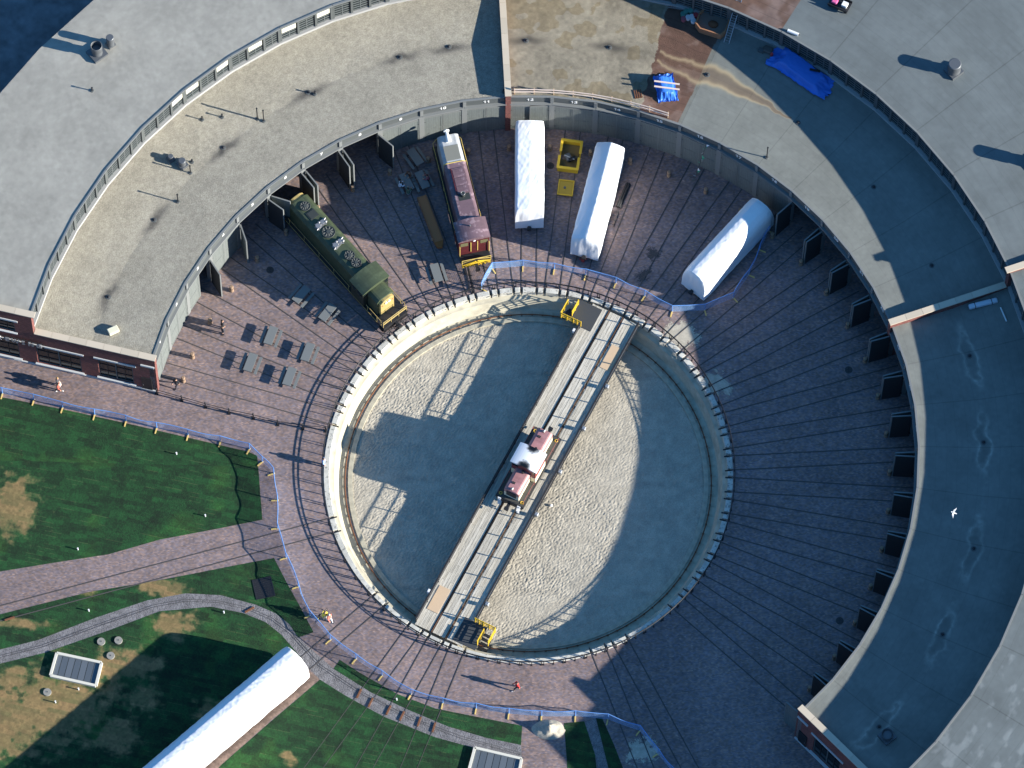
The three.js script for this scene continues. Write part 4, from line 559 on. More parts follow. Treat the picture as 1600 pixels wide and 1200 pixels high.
{ // small centre cab switcher on the bridge
  const o = grp('centre_cab_locomotive'), PK = mapped(paintTex(164, 118, 118, 0.5, 24), 0.45), CR = mat(0.74, 0.68, 0.5, 0.6), MR = mat(0.24, 0.05, 0.05, 0.5), DK = mat(0.028, 0.027, 0.028, 0.7);
  mesh('frame', [box(2.86, 0.34, 7.8, 0.0, 1.14, 0), box(2.4, 0.5, 2.4, 0, 0.7, 0)], DK, o); mesh('walkway', box(2.66, 0.03, 7.66, 0, 1.33, 0), mat(0.06, 0.058, 0.05, 0.85), o);
  for (const s of [1, -1]) { const z = s > 0 ? -2.2 : 2.3; const h = mesh('hood', hoodShape(1.44, 2.2, 2.85, 2.3, 0.16), PK, o); h.position.z = z; mesh('hood_side', box(1.5, 0.86, 2.38, 0, 1.78, 0), CR, h); mesh('exhaust', [cyl(0.13, 0.15, 0.42, 0.1, 3.0, s * 0.95, 12)], DK, h); mesh('headlight', cyl(0.13, 0.13, 0.22, -0.05, 3.0, s * -1.0, 12, Math.PI / 2), M.silver ?? M.steel, h); mesh('vent', box(0.3, 0.1, 0.2, -0.2, 2.92, s * -0.35), DK, h); mesh('grille', box(1.0, 0.8, 0.06, 0, 2.2, s * -1.24), DK, h); }
  const cab = mesh('cab', box(2.44, 1.6, 1.96, 0.05, 3.1, 0.17), MR, o); mesh('cab_base', box(2.5, 1.0, 2.0, 0.05, 1.82, 0.17), CR, cab);
  const soot = tex(256, 256, (i, j) => { const x = i / 255 - 0.5, y = j / 255; const d0 = Math.hypot(x * 1.25, (y - 0.02)) + (fbm(i / 20, j / 20, 3) - 0.5) * 0.12, d1 = Math.hypot(x * 1.25, (y - 0.98)) + (fbm(i / 20, j / 20 + 9, 3) - 0.5) * 0.12; const s = Math.max(1 - sm(0.1, 0.34, d0), 1 - sm(0.1, 0.34, d1)); const k = 1 - 0.93 * s; return [236 * k, 237 * k, 238 * k]; });
  const rg = archRoof(2.6, 2.16, 3.9, 0.2), rp = rg.attributes.position, ru = rg.attributes.uv; for (let i = 0; i < rp.count; i++) ru.setXY(i, rp.getX(i) / 2.8 + 0.5, rp.getZ(i) / 2.16 + 0.5); const rf = mesh('cab_roof', rg, mapped(soot, 0.32), cab, 'white roof blackened with soot near the stacks'); rf.position.set(0.06, 0, 0.18);
  for (const s of [-1, 1]) { mesh('window', [box(0.6, 0.55, 0.03, s * 0.85 + 0.05, 3.45, 1.16), box(0.6, 0.55, 0.03, s * 0.85 + 0.05, 3.45, -0.82)], M.glass, cab); mesh('side_window', [box(0.03, 0.6, 0.7, s * 1.23 + 0.05, 3.4, -0.3), box(0.03, 0.6, 0.7, s * 1.23 + 0.05, 3.4, 0.62)], M.glass, cab); }
  for (const x of [-1.1, 1.1]) for (const z of [-3.5, 3.5]) { const r = new THREE.TorusGeometry(0.13, 0.035, 6, 14); r.rotateX(Math.PI / 2); r.translate(x, 1.37, z); mesh('filler_ring', r, mat(0.7, 0.45, 0.05, 0.5), o); }
  const stp = []; for (let i = 0; i < 6; i++) { stp.push(box(0.34, 0.03, 0.1, -1.0 + i * 0.02, 1.28 - i * 0.16, 3.95 + i * 0.05), box(0.34, 0.03, 0.1, 1.0, 1.28 - i * 0.16, 3.95 + i * 0.05)); } mesh('end_step', stp, M.whitePaint, o); mesh('end_beam', [box(2.6, 0.5, 0.1, 0, 1.0, 3.9), box(2.6, 0.5, 0.1, 0, 1.0, -3.9)], M.black, o);
  for (const s of [-1, 1]) mesh('handrail', [bar([s * 1.3, 2.0, -3.6], [s * 1.3, 2.0, -1.1], 0.022), bar([s * 1.3, 2.0, 1.4], [s * 1.3, 2.0, 3.6], 0.022), ...[-3.6, -2.4, -1.1, 1.4, 2.5, 3.6].map(z => bar([s * 1.3, 1.3, z], [s * 1.3, 2.0, z], 0.02))], MR, o);
  truck(o, 2.1, 2, 1.4); truck(o, -2.1, 2, 1.4); coupler(o, 3.9, 1); coupler(o, -3.9, -1);
  o.position.set(0, 0.09, 0); o.rotation.y = -BA; top(o, 'small faded pink centre cab locomotive with a white cab roof', 'locomotive');
}
// ------------------------------------------------------------------ railway cars wrapped in white sheeting
function wrapped(k, r0, r1, style, W, H, label, hemBase) {
  const o = grp('wrapped_railcar'), L = r1 - r0, nv = Math.round(L / 0.11), prof = [];
  const sect = [];                                     // outline from one hem over the roof to the other hem
  if (style === 'box') sect.push([-W / 2, 0], [-W / 2, 0.35], [-W / 2, 0.7], [-W / 2 + 0.02, 0.92], [-W / 2 + 0.2, 0.985], [-W / 4, 1.0], [0, 1.01], [W / 4, 1.0], [W / 2 - 0.2, 0.985], [W / 2 - 0.02, 0.92], [W / 2, 0.7], [W / 2, 0.35], [W / 2, 0]);
  else if (style === 'gable') sect.push([-W / 2, 0], [-W / 2, 0.4], [-W / 2, 0.78], [-W / 2 + 0.12, 0.83], [-W / 4, 0.92], [0.08, 1.0], [W / 4, 0.95], [W / 2 - 0.1, 0.87], [W / 2, 0.8], [W / 2, 0.4], [W / 2, 0]);
  else sect.push([-W / 2, 0], [-W / 2, 0.4], [-W / 2, 0.66], [-W / 2 + 0.12, 0.8], [-W * 0.36, 0.9], [-W / 5, 0.98], [0, 1], [W / 5, 0.98], [W * 0.36, 0.9], [W / 2 - 0.12, 0.8], [W / 2, 0.66], [W / 2, 0.4], [W / 2, 0]);
  const cv = new THREE.CatmullRomCurve3(sect.map(p => new THREE.Vector3(p[0], p[1], 0)), false, 'catmullrom', 0.2), nu = 64, C = cv.getSpacedPoints(nu);
  const P = [], I = [], sd = k * 13; const add = (x, y, z) => { P.push(x, y, z); return P.length / 3 - 1; };
  const hem = z => hemBase + 0.4 * (fbm(z * 0.7 + sd, 2, 3) - 0.5); const rows = [];
  for (let j = 0; j <= nv; j++) {
    const z = -L / 2 + L * j / nv, row = [];
    for (let i = 0; i <= nu; i++) {
      const c = C[i], y0 = hem(z + (i < nu / 2 ? 0 : 40)), sag = Math.exp(-Math.pow(Math.min(j, nv - j) / 2.5, 2));
      const bulge = 0.07 * (fbm(z * 0.9 + sd, i * 0.11, 3) - 0.5) * (style === 'barrel' ? 0.5 : 1), wr = 0.022 * (vn(z * 2.4 + i * 0.3 + sd, i * 0.1 - z * 0.6) - 0.5) + 0.02 * (vn(z * 5 - i * 0.4, i * 0.1 + sd) - 0.5), rib = style === 'barrel' ? 0.014 * (vn(z * 6 + i * 0.04, i * 0.03 + 9) - 0.5) * sm(0.5, 0.9, c.y) * 2 : 0;
      const y = y0 + c.y * (H - y0) * (1 - 0.02 * sag) + (c.y > 0.6 ? bulge * 0.9 + wr + rib : 0), x = c.x * (1 - 0.03 * sag) + (c.y < 0.9 ? Math.sign(c.x) * (bulge + wr) : 0);
      row.push(add(x, y, z));
    }
    rows.push(row); if (j) for (let i = 0; i < nu; i++) { const a = rows[j - 1][i], b = rows[j - 1][i + 1], c = row[i], d = row[i + 1]; I.push(a, b, c, b, d, c); }
  }
  for (const e of [0, nv]) {                            // gathered ends
    const s = e ? 1 : -1, z = s * L / 2, n = 8; let prev = rows[e];
    for (let q = 1; q <= n; q++) { const t = q / n, row = rows[e].map((v, i) => { const x = P[v * 3], y = P[v * 3 + 1]; const cx = 0, cy = hemBase + 0.1; const f = 1 - t; const yy = cy + (y - cy) * f, fold = 0.1 * (vn(x * 2.6 + sd, 3 + s + t) - 0.5) * Math.sin(Math.PI * Math.min(1, t * 1.2)) + 0.07 * (fbm(x * 2, t * 3 + sd, 3) - 0.5); return add(x, yy + (q === n ? 0.3 * (fbm(x * 1.1 + sd, 7, 2) - 0.5) : 0), z + s * (0.1 + 0.16 * Math.sin(Math.PI * t * 0.5) + fold)); }); for (let i = 0; i < nu; i++) I.push(prev[i], prev[i + 1], row[i], prev[i + 1], row[i + 1], row[i]); prev = row; }
  }
  const g = new THREE.BufferGeometry(); g.setAttribute('position', new THREE.Float32BufferAttribute(P, 3)); g.setIndex(I); g.computeVertexNormals(); metricUV(g);
  mesh('sheeting', g, M.wrap ?? (M.wrap = new THREE.MeshPhysicalMaterial({ color: new THREE.Color().setRGB(0.84, 0.85, 0.86), roughness: 0.42, clearcoat: 0.3, clearcoatRoughness: 0.4, side: THREE.DoubleSide })), o);
  mesh('underframe', box(W - 0.5, 0.3, L - 0.3, 0, 1.0, 0), M.black, o); truck(o, L / 2 - 1.8, 2, 1.7); truck(o, -L / 2 + 1.8, 2, 1.7); coupler(o, L / 2 - 0.1, 1);
  radial(o, (r0 + r1) / 2, k); top(o, label, 'railcar'); return o;
}
wrapped(11.5, 25.1, 34.5, 'box', 2.75, 4.0, 'flat topped railcar wrapped in white plastic next to the maroon locomotive', 0.45);
wrapped(13.5, 22.7, 33.1, 'gable', 2.75, 4.1, 'ridge roofed railcar wrapped in white plastic beside the yellow bins', 0.45);
wrapped(17.5, 24.1, 34.0, 'barrel', 2.75, 4.0, 'round roofed railcar wrapped in white plastic, half shaded, inside a blue fence', 0.45);
wrapped(-8.5, 28.8, 54, 'barrel', 3.0, 4.2, 'long white wrapped railcar standing between the lawns', 0.5);
// ------------------------------------------------------------------ yard things
{
  const U = (name, s, label) => { const o = grp(name); mesh('floor', box(1.9, 0.06, 1.25, 0, 0.06, 0), mat(0.16, 0.12, 0.05, 0.9), o); mesh('side', [box(0.1, 0.8, 1.25, -0.93, 0.42, 0), box(0.1, 0.8, 1.25, 0.93, 0.42, 0)], M.yellow, o); mesh('end', [box(1.96, 0.8, 0.1, 0, 0.421, s * 0.6), box(2.06, 0.06, 0.26, 0, 0.85, s * 0.6)], M.yellow, o); mesh('rim', [box(0.24, 0.06, 1.3, -0.93, 0.86, 0), box(0.24, 0.06, 1.3, 0.93, 0.86, 0)], M.yellow, o); return o; };
  const a = U('yellow_bin', -1); onPlan(a, [3.34,-33.37], 0, -0.12); top(a, 'open yellow steel bin with its high end next to the stall doors', 'bin');
  const b = U('yellow_bin', 1); onPlan(b, [3.10,-31.68], 0, -0.12); top(b, 'open yellow steel bin facing the other bin across grey machinery', 'bin');
  const m = grp('machine_part'); mesh('housing', rbox(0.55, 0.5, 0.8, 0.1, 0, 0.3, 0), M.galv2, m); mesh('motor', cyl(0.22, 0.22, 0.7, 0.25, 0.4, 0.3, 14, 0, 0, Math.PI / 2), M.black, m); mesh('pipe', bar([-0.3, 0.5, -0.3], [0.4, 0.55, 0.5], 0.06), M.galv, m); onPlan(m, [3.09,-32.42], 0.09, 0.4); top(m, 'grey pump unit with a black motor lying in the yellow bins', 'machine');
  const t = grp('yellow_tray'); mesh('plate', box(1.4, 0.08, 1.5, 0, 0.3, 0), mat(0.42, 0.28, 0.03, 0.7), t); mesh('rim', [box(0.08, 0.16, 1.5, -0.7, 0.36, 0), box(0.08, 0.16, 1.5, 0.7, 0.36, 0), box(1.48, 0.16, 0.08, 0, 0.361, 0.76), box(1.48, 0.16, 0.08, 0, 0.361, -0.76)], M.yellow, t); mesh('leg', [box(0.12, 0.28, 0.12, -0.6, 0.14, -0.6), box(0.12, 0.28, 0.12, 0.6, 0.14, -0.6), box(0.12, 0.28, 0.12, -0.6, 0.14, 0.6), box(0.12, 0.28, 0.12, 0.6, 0.14, 0.6)], M.yellow, t); mesh('cap', cyl(0.12, 0.12, 0.1, -0.1, 0.38, 0, 10), M.galv2, t); onPlan(t, [2.90,-29.25], 0, -0.1); top(t, 'shallow square yellow tray standing between two wrapped railcars', 'tray');
  const p = grp('pipe_stack'); for (let i = 0; i < 5; i++) mesh('pipe', cyl(0.08, 0.08, 2.7, (i % 3) * 0.18 - 0.18 + (i > 2 ? 0.09 : 0), 0.09 + (i > 2 ? 0.14 : 0), 0, 10, Math.PI / 2), M.iron, p); onPlan(p, [8.36,-28.71], 0, -0.35); top(p, 'stack of long dark pipes lying beside the ridge roofed wrapped railcar', 'pipes');
  const f = grp('steel_rack'); mesh('side', [bar([-0.35, 0.05, -0.7], [-0.35, 0.05, 0.7], 0.03), bar([0.35, 0.05, -0.7], [0.35, 0.05, 0.7], 0.03), bar([-0.35, 0.75, -0.7], [-0.35, 0.75, 0.7], 0.03), bar([0.35, 0.75, -0.7], [0.35, 0.75, 0.7], 0.03)], M.iron, f); for (let i = 0; i < 4; i++) mesh('rung', [bar([-0.35, 0.4, -0.7 + i * 0.45], [0.35, 0.4, -0.7 + i * 0.45], 0.025), bar([-0.35, 0, -0.7 + i * 0.45], [-0.35, 0.78, -0.7 + i * 0.45], 0.025), bar([0.35, 0, -0.7 + i * 0.45], [0.35, 0.78, -0.7 + i * 0.45], 0.025)], M.iron, f); onPlan(f, [7.37,-26.21], 0, -0.3); top(f, 'small open steel rack against the ridge roofed wrapped railcar', 'rack');
  const pm = grp('red_hydrant_pump'); mesh('body', cyl(0.16, 0.2, 0.5, 0, 0.25, 0, 12), mat(0.4, 0.05, 0.05, 0.6), pm); mesh('arm', [bar([-0.35, 0.3, 0], [0.35, 0.3, 0], 0.07), ball(0.14, 0, 0.55, 0)], mat(0.4, 0.05, 0.05, 0.6), pm); onPlan(pm, [4.67,-21.86], 0); top(pm, 'small red pump in front of the ridge roofed wrapped railcar', 'pump');
  const g = grp('rusty_girder'); { const q = faces([]); } mesh('web', box(0.74, 0.12, 5.0, 0, 0.5, -0.3), mat(0.42, 0.17, 0.07, 0.9), g); mesh('flange', [box(0.1, 0.4, 5.0, -0.4, 0.42, -0.3), box(0.1, 0.4, 5.0, 0.4, 0.42, -0.3)], mat(0.34, 0.14, 0.06, 0.9), g); mesh('tapered_end', (() => { const s = new THREE.Shape([[-0.45, 0], [0.45, 0], [0.1, 0.7], [-0.35, 0.55]].map(v => new THREE.Vector2(...v))); const e = new THREE.ExtrudeGeometry(s, { depth: 0.3, bevelEnabled: false }); e.rotateX(Math.PI / 2); e.translate(0, 0.6, 2.2); return e; })(), mat(0.3, 0.11, 0.03, 0.9), g); mesh('support', [box(1.0, 0.3, 0.2, 0, 0.15, -2.2), box(1.0, 0.3, 0.2, 0, 0.15, 1.6)], M.timber, g); const ga = [-10.75,-28.08], gb = [-8.66,-22.52]; at(g, (ga[0] + gb[0]) / 2, 0, (ga[1] + gb[1]) / 2, Math.atan2(gb[0] - ga[0], gb[1] - ga[1])); top(g, 'long rusty steel girder with a tapered end beside the maroon locomotive', 'girder');
  const s = grp('signal_frame'); mesh('post', [box(0.14, 0.9, 0.1, 0, 0.45, -0.9), box(0.14, 0.9, 0.1, 0, 0.45, 0.9)], M.iron, s); mesh('beam', [box(0.12, 0.12, 2.6, 0, 0.92, 0), box(0.1, 0.1, 2.4, 0.3, 0.12, 0)], M.iron, s); mesh('cross_arm', bar([-0.6, 0.6, -0.7], [0.5, 0.7, -0.2], 0.04), M.iron, s); onPlan(s, [-6.17,-19.39], 0, 0.22); top(s, 'low black steel gate frame lying open at the pit railing', 'frame');
}
function picnicTable() {
  const o = grp('picnic_table'); mesh('table_top', [box(0.8, 0.05, 1.85, 0, 0.74, 0), box(0.84, 0.03, 1.89, 0, 0.72, 0)], M.tableGrey, o); for (const s of [-1, 1]) mesh('bench', box(0.27, 0.045, 1.85, s * 0.74, 0.45, 0), M.tableGrey, o);
  for (const s of [-1, 1]) mesh('leg_frame', [bar([-0.75, 0.02, s * 0.62], [0.3, 0.7, s * 0.62], 0.025), bar([0.75, 0.02, s * 0.62], [-0.3, 0.7, s * 0.62], 0.025), bar([-0.8, 0.43, s * 0.62], [0.8, 0.43, s * 0.62], 0.025), bar([0, 0.43, s * 0.6], [0, 0.7, s * 0.1], 0.02)], M.iron, o); return o;
}
{ const T = [[-24.35,-13.04, -0.3], [-20.84,-11.43, -0.3], [-26.13,-10.24, -0.3], [-22.44,-8.90, -0.3], [-21.66,-17.33, -0.64], [-19.14,-15.55, -0.6], [-9.07,-19.91, 0.31], [-12.14,-29.33, 0.45], [-10.67,-29.57, 0.45], [-11.41,-31.98, 0.6]], proto = picnicTable();
  const lab = ['grey metal picnic table standing in the open sun on the paving', 'grey metal picnic table standing in the open sun on the paving', 'grey metal picnic table standing in the open sun on the paving', 'grey metal picnic table standing in the open sun on the paving', 'grey picnic table fully shaded by the green locomotive', 'grey picnic table half shaded beside the green locomotive', 'grey picnic table by the gate frame between two locomotives', 'picnic table with people seated round it in the shade', 'shaded picnic table with one visitor beside the rusty girder', 'empty picnic table in deep shade near the stall doors'];
  T.forEach(([x, z, a], i) => { const o = i ? proto.clone() : proto; o.name = 'picnic_table'; at(o, x, 0, z, a); top(o, lab[i], 'picnic table', i < 4 ? 'picnic tables in the sun' : 'picnic tables'); }); }
// ------------------------------------------------------------------ fences
const netAlpha = tex(64, 64, (i, j) => (i % 16 < 4 || j % 16 < 3) ? 1 : 0, false, 1 / 0.24);
const netMat = new THREE.MeshStandardMaterial({ color: new THREE.Color().setRGB(0.3, 0.52, 0.9), roughness: 0.6, side: THREE.DoubleSide, alphaMap: netAlpha, transparent: true });
const blueRope = mat(0.12, 0.28, 0.62, 0.7);
function blueFence(pts, label, foot) {
  const f = grp('blue_mesh_fence'), H = 1.34; let acc = 0;
  pts.forEach(([x, z], i) => { const p = mesh('post', bar([x, 0, z], [x, H + 0.06, z], 0.045), blueRope, f); const a = pts[Math.max(0, i - 1)], b = pts[Math.min(pts.length - 1, i + 1)], L = Math.hypot(b[0] - a[0], b[1] - a[1]), nx = -(b[1] - a[1]) / L * foot, nz = (b[0] - a[0]) / L * foot; mesh('foot', sbar([x - nx * 0.1, 0.05, z - nz * 0.1], [x + nx * 0.6, 0.05, z + nz * 0.6], 0.11, 0.08), M.footY ?? (M.footY = mat(0.7, 0.5, 0.16, 0.8)), p); });
  for (let i = 0; i < pts.length - 1; i++) {
    const [x0, z0] = pts[i], [x1, z1] = pts[i + 1], L = Math.hypot(x1 - x0, z1 - z0), n = 8, P = [], U = [], I = []; const nx = -(z1 - z0) / L, nz = (x1 - x0) / L, s0 = rr(0.02, 0.16), q0 = rr(-0.12, 0.12);
    for (let a = 0; a <= n; a++) for (let b = 0; b <= 3; b++) { const t = a / n, h = b / 3, sg = s0 * 4 * t * (1 - t), bow = q0 * Math.sin(Math.PI * t) * (0.3 + h) + 0.04 * Math.sin(t * 14 + i) * h; P.push(x0 + (x1 - x0) * t + nx * bow, 0.03 + h * (H - sg), z0 + (z1 - z0) * t + nz * bow); U.push(acc + L * t, h * H); if (a < n && b < 3) { const v = a * 4 + b; I.push(v, v + 4, v + 1, v + 1, v + 4, v + 5); } }
    const g = new THREE.BufferGeometry(); g.setAttribute('position', new THREE.Float32BufferAttribute(P, 3)); g.setAttribute('uv', new THREE.Float32BufferAttribute(U, 2)); g.setIndex(I); g.computeVertexNormals(); const nt = mesh('net', g, netMat, f);
    mesh('top_rope', tube([[x0, H + 0.03, z0], [(x0 + x1) / 2 + nx * q0, H - s0 + 0.03, (z0 + z1) / 2 + nz * q0], [x1, H + 0.03, z1]], 0.04, 8, 5), blueRope, nt); acc += L;
  }
  top(f, label, 'fence');
}
blueFence([[-52.10,-7.29],[-49.09,-6.78],[-46.13,-6.20],[-43.42,-5.49],[-40.41,-4.85],[-37.46,-4.28],[-34.58,-3.64],[-31.64,-3.00],[-28.62,-2.43],[-25.88,-1.73],[-24.65,-0.47],[-23.54,0.67],[-23.08,3.35],[-22.97,6.17],[-22.09,9.08],[-20.86,11.90],[-19.70,14.72],[-17.74,17.06],[-15.34,18.88],[-12.90,20.44],[-10.22,22.19],[-7.29,22.98],[-4.25,23.41],[-1.27,23.83],[1.70,24.00],[4.78,23.92],[7.75,24.16],[10.67,25.20],[12.33,27.39],[13.98,29.45]], 'long blue plastic mesh fence between the lawns and the plaza', 1);
blueFence([[-4.83,-18.63],[-3.86,-20.78],[-0.98,-21.12],[1.98,-20.86],[4.94,-20.34],[7.78,-19.55],[10.50,-18.29],[13.10,-16.77],[16.15,-16.99],[18.84,-18.31],[20.27,-20.73],[21.28,-23.36],[22.17,-25.32]], 'blue plastic mesh fence curving round the white wrapped railcars', 1);
{ const f = grp('iron_fence'), pts = [[-34.75,-7.15],[-32.39,-6.49],[-30.16,-5.86],[-27.94,-5.30],[-25.66,-4.84],[-23.37,-4.25],[-21.04,-3.92],[-18.89,-3.72]]; pts.forEach(([x, z]) => { const p = mesh('post', [box(0.12, 1.0, 0.12, x, 0.5, z), box(0.3, 0.04, 0.3, x, 0.02, z)], M.iron, f); mesh('finial', ball(0.09, x, 1.04, z, 8), M.iron, p); }); for (let i = 0; i < pts.length - 1; i++) mesh('rail', [bar([pts[i][0], 0.88, pts[i][1]], [pts[i + 1][0], 0.88, pts[i + 1][1]], 0.03), bar([pts[i][0], 0.4, pts[i][1]], [pts[i + 1][0], 0.4, pts[i + 1][1]], 0.03)], M.iron, f); top(f, 'black iron post fence from the brick corner to the pit railing', 'fence'); }
// ------------------------------------------------------------------ small ground fittings
for (const [x, z, lab] of [[-24.71,-20.11, 'round iron manhole cover in the shade of the green locomotive'], [29.65,-11.21, 'round iron manhole cover in the shade between rails, halfway down the plaza'], [28.81,13.99, 'round iron manhole cover near the last stall doors'], [1.40,-31.70, 'round iron manhole cover beside the yellow bins']]) { const o = grp('manhole_cover'); mesh('lid', cyl(0.36, 0.36, 0.03, 0, 0.02, 0, 24), M.groove, o); mesh('rib', [box(0.5, 0.01, 0.05, 0, 0.04, 0), box(0.05, 0.01, 0.5, 0, 0.041, 0), box(0.4, 0.01, 0.04, 0, 0.04, 0.16), box(0.4, 0.01, 0.04, 0, 0.04, -0.16)], M.iron, o); at(o, x, 0, z); top(o, lab, 'manhole'); }
function grate(pts, label) {
  const o = grp('vent_grate'), n = pts.length; const fr = []; for (let i = 0; i < 4; i++) { const a = pts[i], b = pts[(i + 1) % 4]; fr.push(sbar([a[0], 0.16, a[1]], [b[0], 0.16, b[1]], 0.24, 0.36)); } mesh('kerb_frame', fr, M.conc2 ?? (M.conc2 = mat(0.62, 0.59, 0.5, 0.9)), o);
  const L = 7; for (let i = 0; i < L; i++) { const f = (a, b, t) => [a[0] + (b[0] - a[0]) * t, a[1] + (b[1] - a[1]) * t], t0 = (i + 0.04) / L, t1 = (i + 0.96) / L, p = [f(pts[0], pts[1], t0), f(pts[0], pts[1], t1), f(pts[3], pts[2], t1), f(pts[3], pts[2], t0)]; mesh('grate_panel', sheet(p, 0.14, 0.06), i % 2 ? M.gr1 ?? (M.gr1 = mat(0.1, 0.12, 0.14, 0.6, 0.3)) : M.gr2 ?? (M.gr2 = mat(0.13, 0.15, 0.17, 0.6, 0.3)), o); } top(o, label, 'grate'); }
grate([[-42.62,19.07],[-38.49,19.90],[-38.89,22.16],[-43.08,21.27]], 'steel ventilation grate in a pale concrete kerb on the worn lawn');
grate([[-4.27,27.31],[-0.01,28.26],[-0.52,31.53],[-5.00,30.54]], 'steel ventilation grate in a pale kerb where the gravel path ends');
for (const [x, z, l] of [[-38.65,17.77, 'round concrete cover beside another cover on the worn lawn'], [-37.08,17.61, 'round concrete cover beside another cover on the worn lawn'], [-37.71,19.13, 'round concrete cover nearest the corner of the vent grate'], [-43.29,22.83, 'lone round concrete cover on dry grass beyond the vent grate']]) { const o = grp('concrete_cover'); mesh('slab', cyl(0.36, 0.38, 0.14, 0, 0.07, 0, 24), M.cover ?? (M.cover = mat(0.26, 0.25, 0.22, 0.95)), o); mesh('knob', cyl(0.05, 0.05, 0.05, 0, 0.16, 0, 8), M.iron, o); at(o, x, 0, z); top(o, l, 'cover', l.startsWith('round concrete cover beside') ? 'paired covers' : undefined); }
{ const o = grp('tree_grate'); mesh('frame', [box(1.8, 0.06, 0.1, 0, 0.035, -0.95), box(1.8, 0.06, 0.1, 0, 0.035, 0.95), box(0.1, 0.06, 1.8, -0.85, 0.036, 0), box(0.1, 0.06, 1.8, 0.85, 0.036, 0)], M.iron, o); for (let i = 0; i < 9; i++) mesh('slat', box(1.6, 0.04, 0.14, 0, 0.035, -0.8 + i * 0.2), M.iron, o); mesh('pit', box(1.7, 0.03, 1.9, 0, 0.004, 0), M.groove, o); onPlan(o, [-24.03,12.11], 0, 0.25); top(o, 'dark square iron grate set in the corner of the lawn', 'grate'); }
for (const [x, z] of [[-40.45,22.51], [-39.92,14.79], [-27.56,14.66], [-29.68,5.12], [-41.24,8.74], [-32.62,-1.04], [-42.48,23.81], [-11.49,22.78]]) { const o = grp('lawn_sprinkler'); mesh('riser', cyl(0.05, 0.06, 0.34, 0, 0.17, 0, 8), M.whitePaint, o); mesh('nozzle', cyl(0.08, 0.05, 0.08, 0, 0.36, 0, 8), M.whitePaint, o); at(o, x, 0, z); top(o, 'small white sprinkler head sticking up from the lawn', 'sprinkler', 'lawn sprinklers'); }
for (const [x, z, a] of [[-14.94,22.24, 0.4], [-13.86,23.09, 0.4], [-12.21,23.79, 0.4], [-10.97,24.32, 0.4], [-9.39,24.84, 0.3], [-8.04,25.36, 0.25], [-47.13,15.73, 1.2], [-25.23,14.29, 1]]) { const o = mesh('tie_end', box(0.16, 0.12, 0.95, 0, 0.06, 0), M.rust); at(o, x, 0, z, -a); top(o, 'short rusty timber tie lying across the gravel path', 'timber', 'timber ties on the path'); }
{ const o = mesh('pale_stone', new THREE.IcosahedronGeometry(0.14, 1).scale(1.2, 0.8, 1), M.lamp); const q = [2.17,2.38]; at(o, q[0], -1.95, q[1]); top(o, 'single white ball lying on the pit sand', 'ball'); }
// ------------------------------------------------------------------ people
function personGeometry(J) {
  const bones = J.map(b => ({ a: new THREE.Vector3(...b[0]), b: new THREE.Vector3(...b[1]), r0: b[2], r1: b[3], tag: b[4] })), N = 62, mc = new MarchingCubes(N, new THREE.MeshBasicMaterial(), false, false, 60000);
  mc.isolation = 0; const S = 1.0, cy = 0.92, pt = new THREE.Vector3(), ab = new THREE.Vector3(), ap = new THREE.Vector3();
  const dist = (p, b) => { ab.subVectors(b.b, b.a); ap.subVectors(p, b.a); const t = clamp(ap.dot(ab) / Math.max(1e-6, ab.lengthSq())); return ap.addScaledVector(ab, -t).length() - (b.r0 + (b.r1 - b.r0) * t); };
  for (let z = 0; z < N; z++) for (let y = 0; y < N; y++) for (let x = 0; x < N; x++) { pt.set((x - N / 2) / (N / 2) * S, (y - N / 2) / (N / 2) * S + cy, (z - N / 2) / (N / 2) * S); let s = 0; for (const b of bones) s += Math.exp(-30 * dist(pt, b)); mc.field[x + y * N + z * N * N] = Math.log(s + 1e-12) / 30; }
  mc.update(); const n = mc.count, P = mc.positionArray.slice(0, n * 3), Nn = mc.normalArray.slice(0, n * 3), tags = new Uint8Array(n);
  for (let i = 0; i < n; i++) { P[3 * i] *= S; P[3 * i + 1] = P[3 * i + 1] * S + cy; P[3 * i + 2] *= S; pt.set(P[3 * i], P[3 * i + 1], P[3 * i + 2]); let m = 9; bones.forEach(b => { const d = dist(pt, b); if (d < m) { m = d; tags[i] = b.tag; } }); if (tags[i] === 0 && P[3 * i + 1] > J.headY + 0.04 ) tags[i] = 3; if (tags[i] === 0 && P[3 * i + 2] < J.headZ - 0.02 && P[3 * i + 1] > J.headY - 0.06) tags[i] = 3; }
  return { P, N: Nn, tags, n };
}
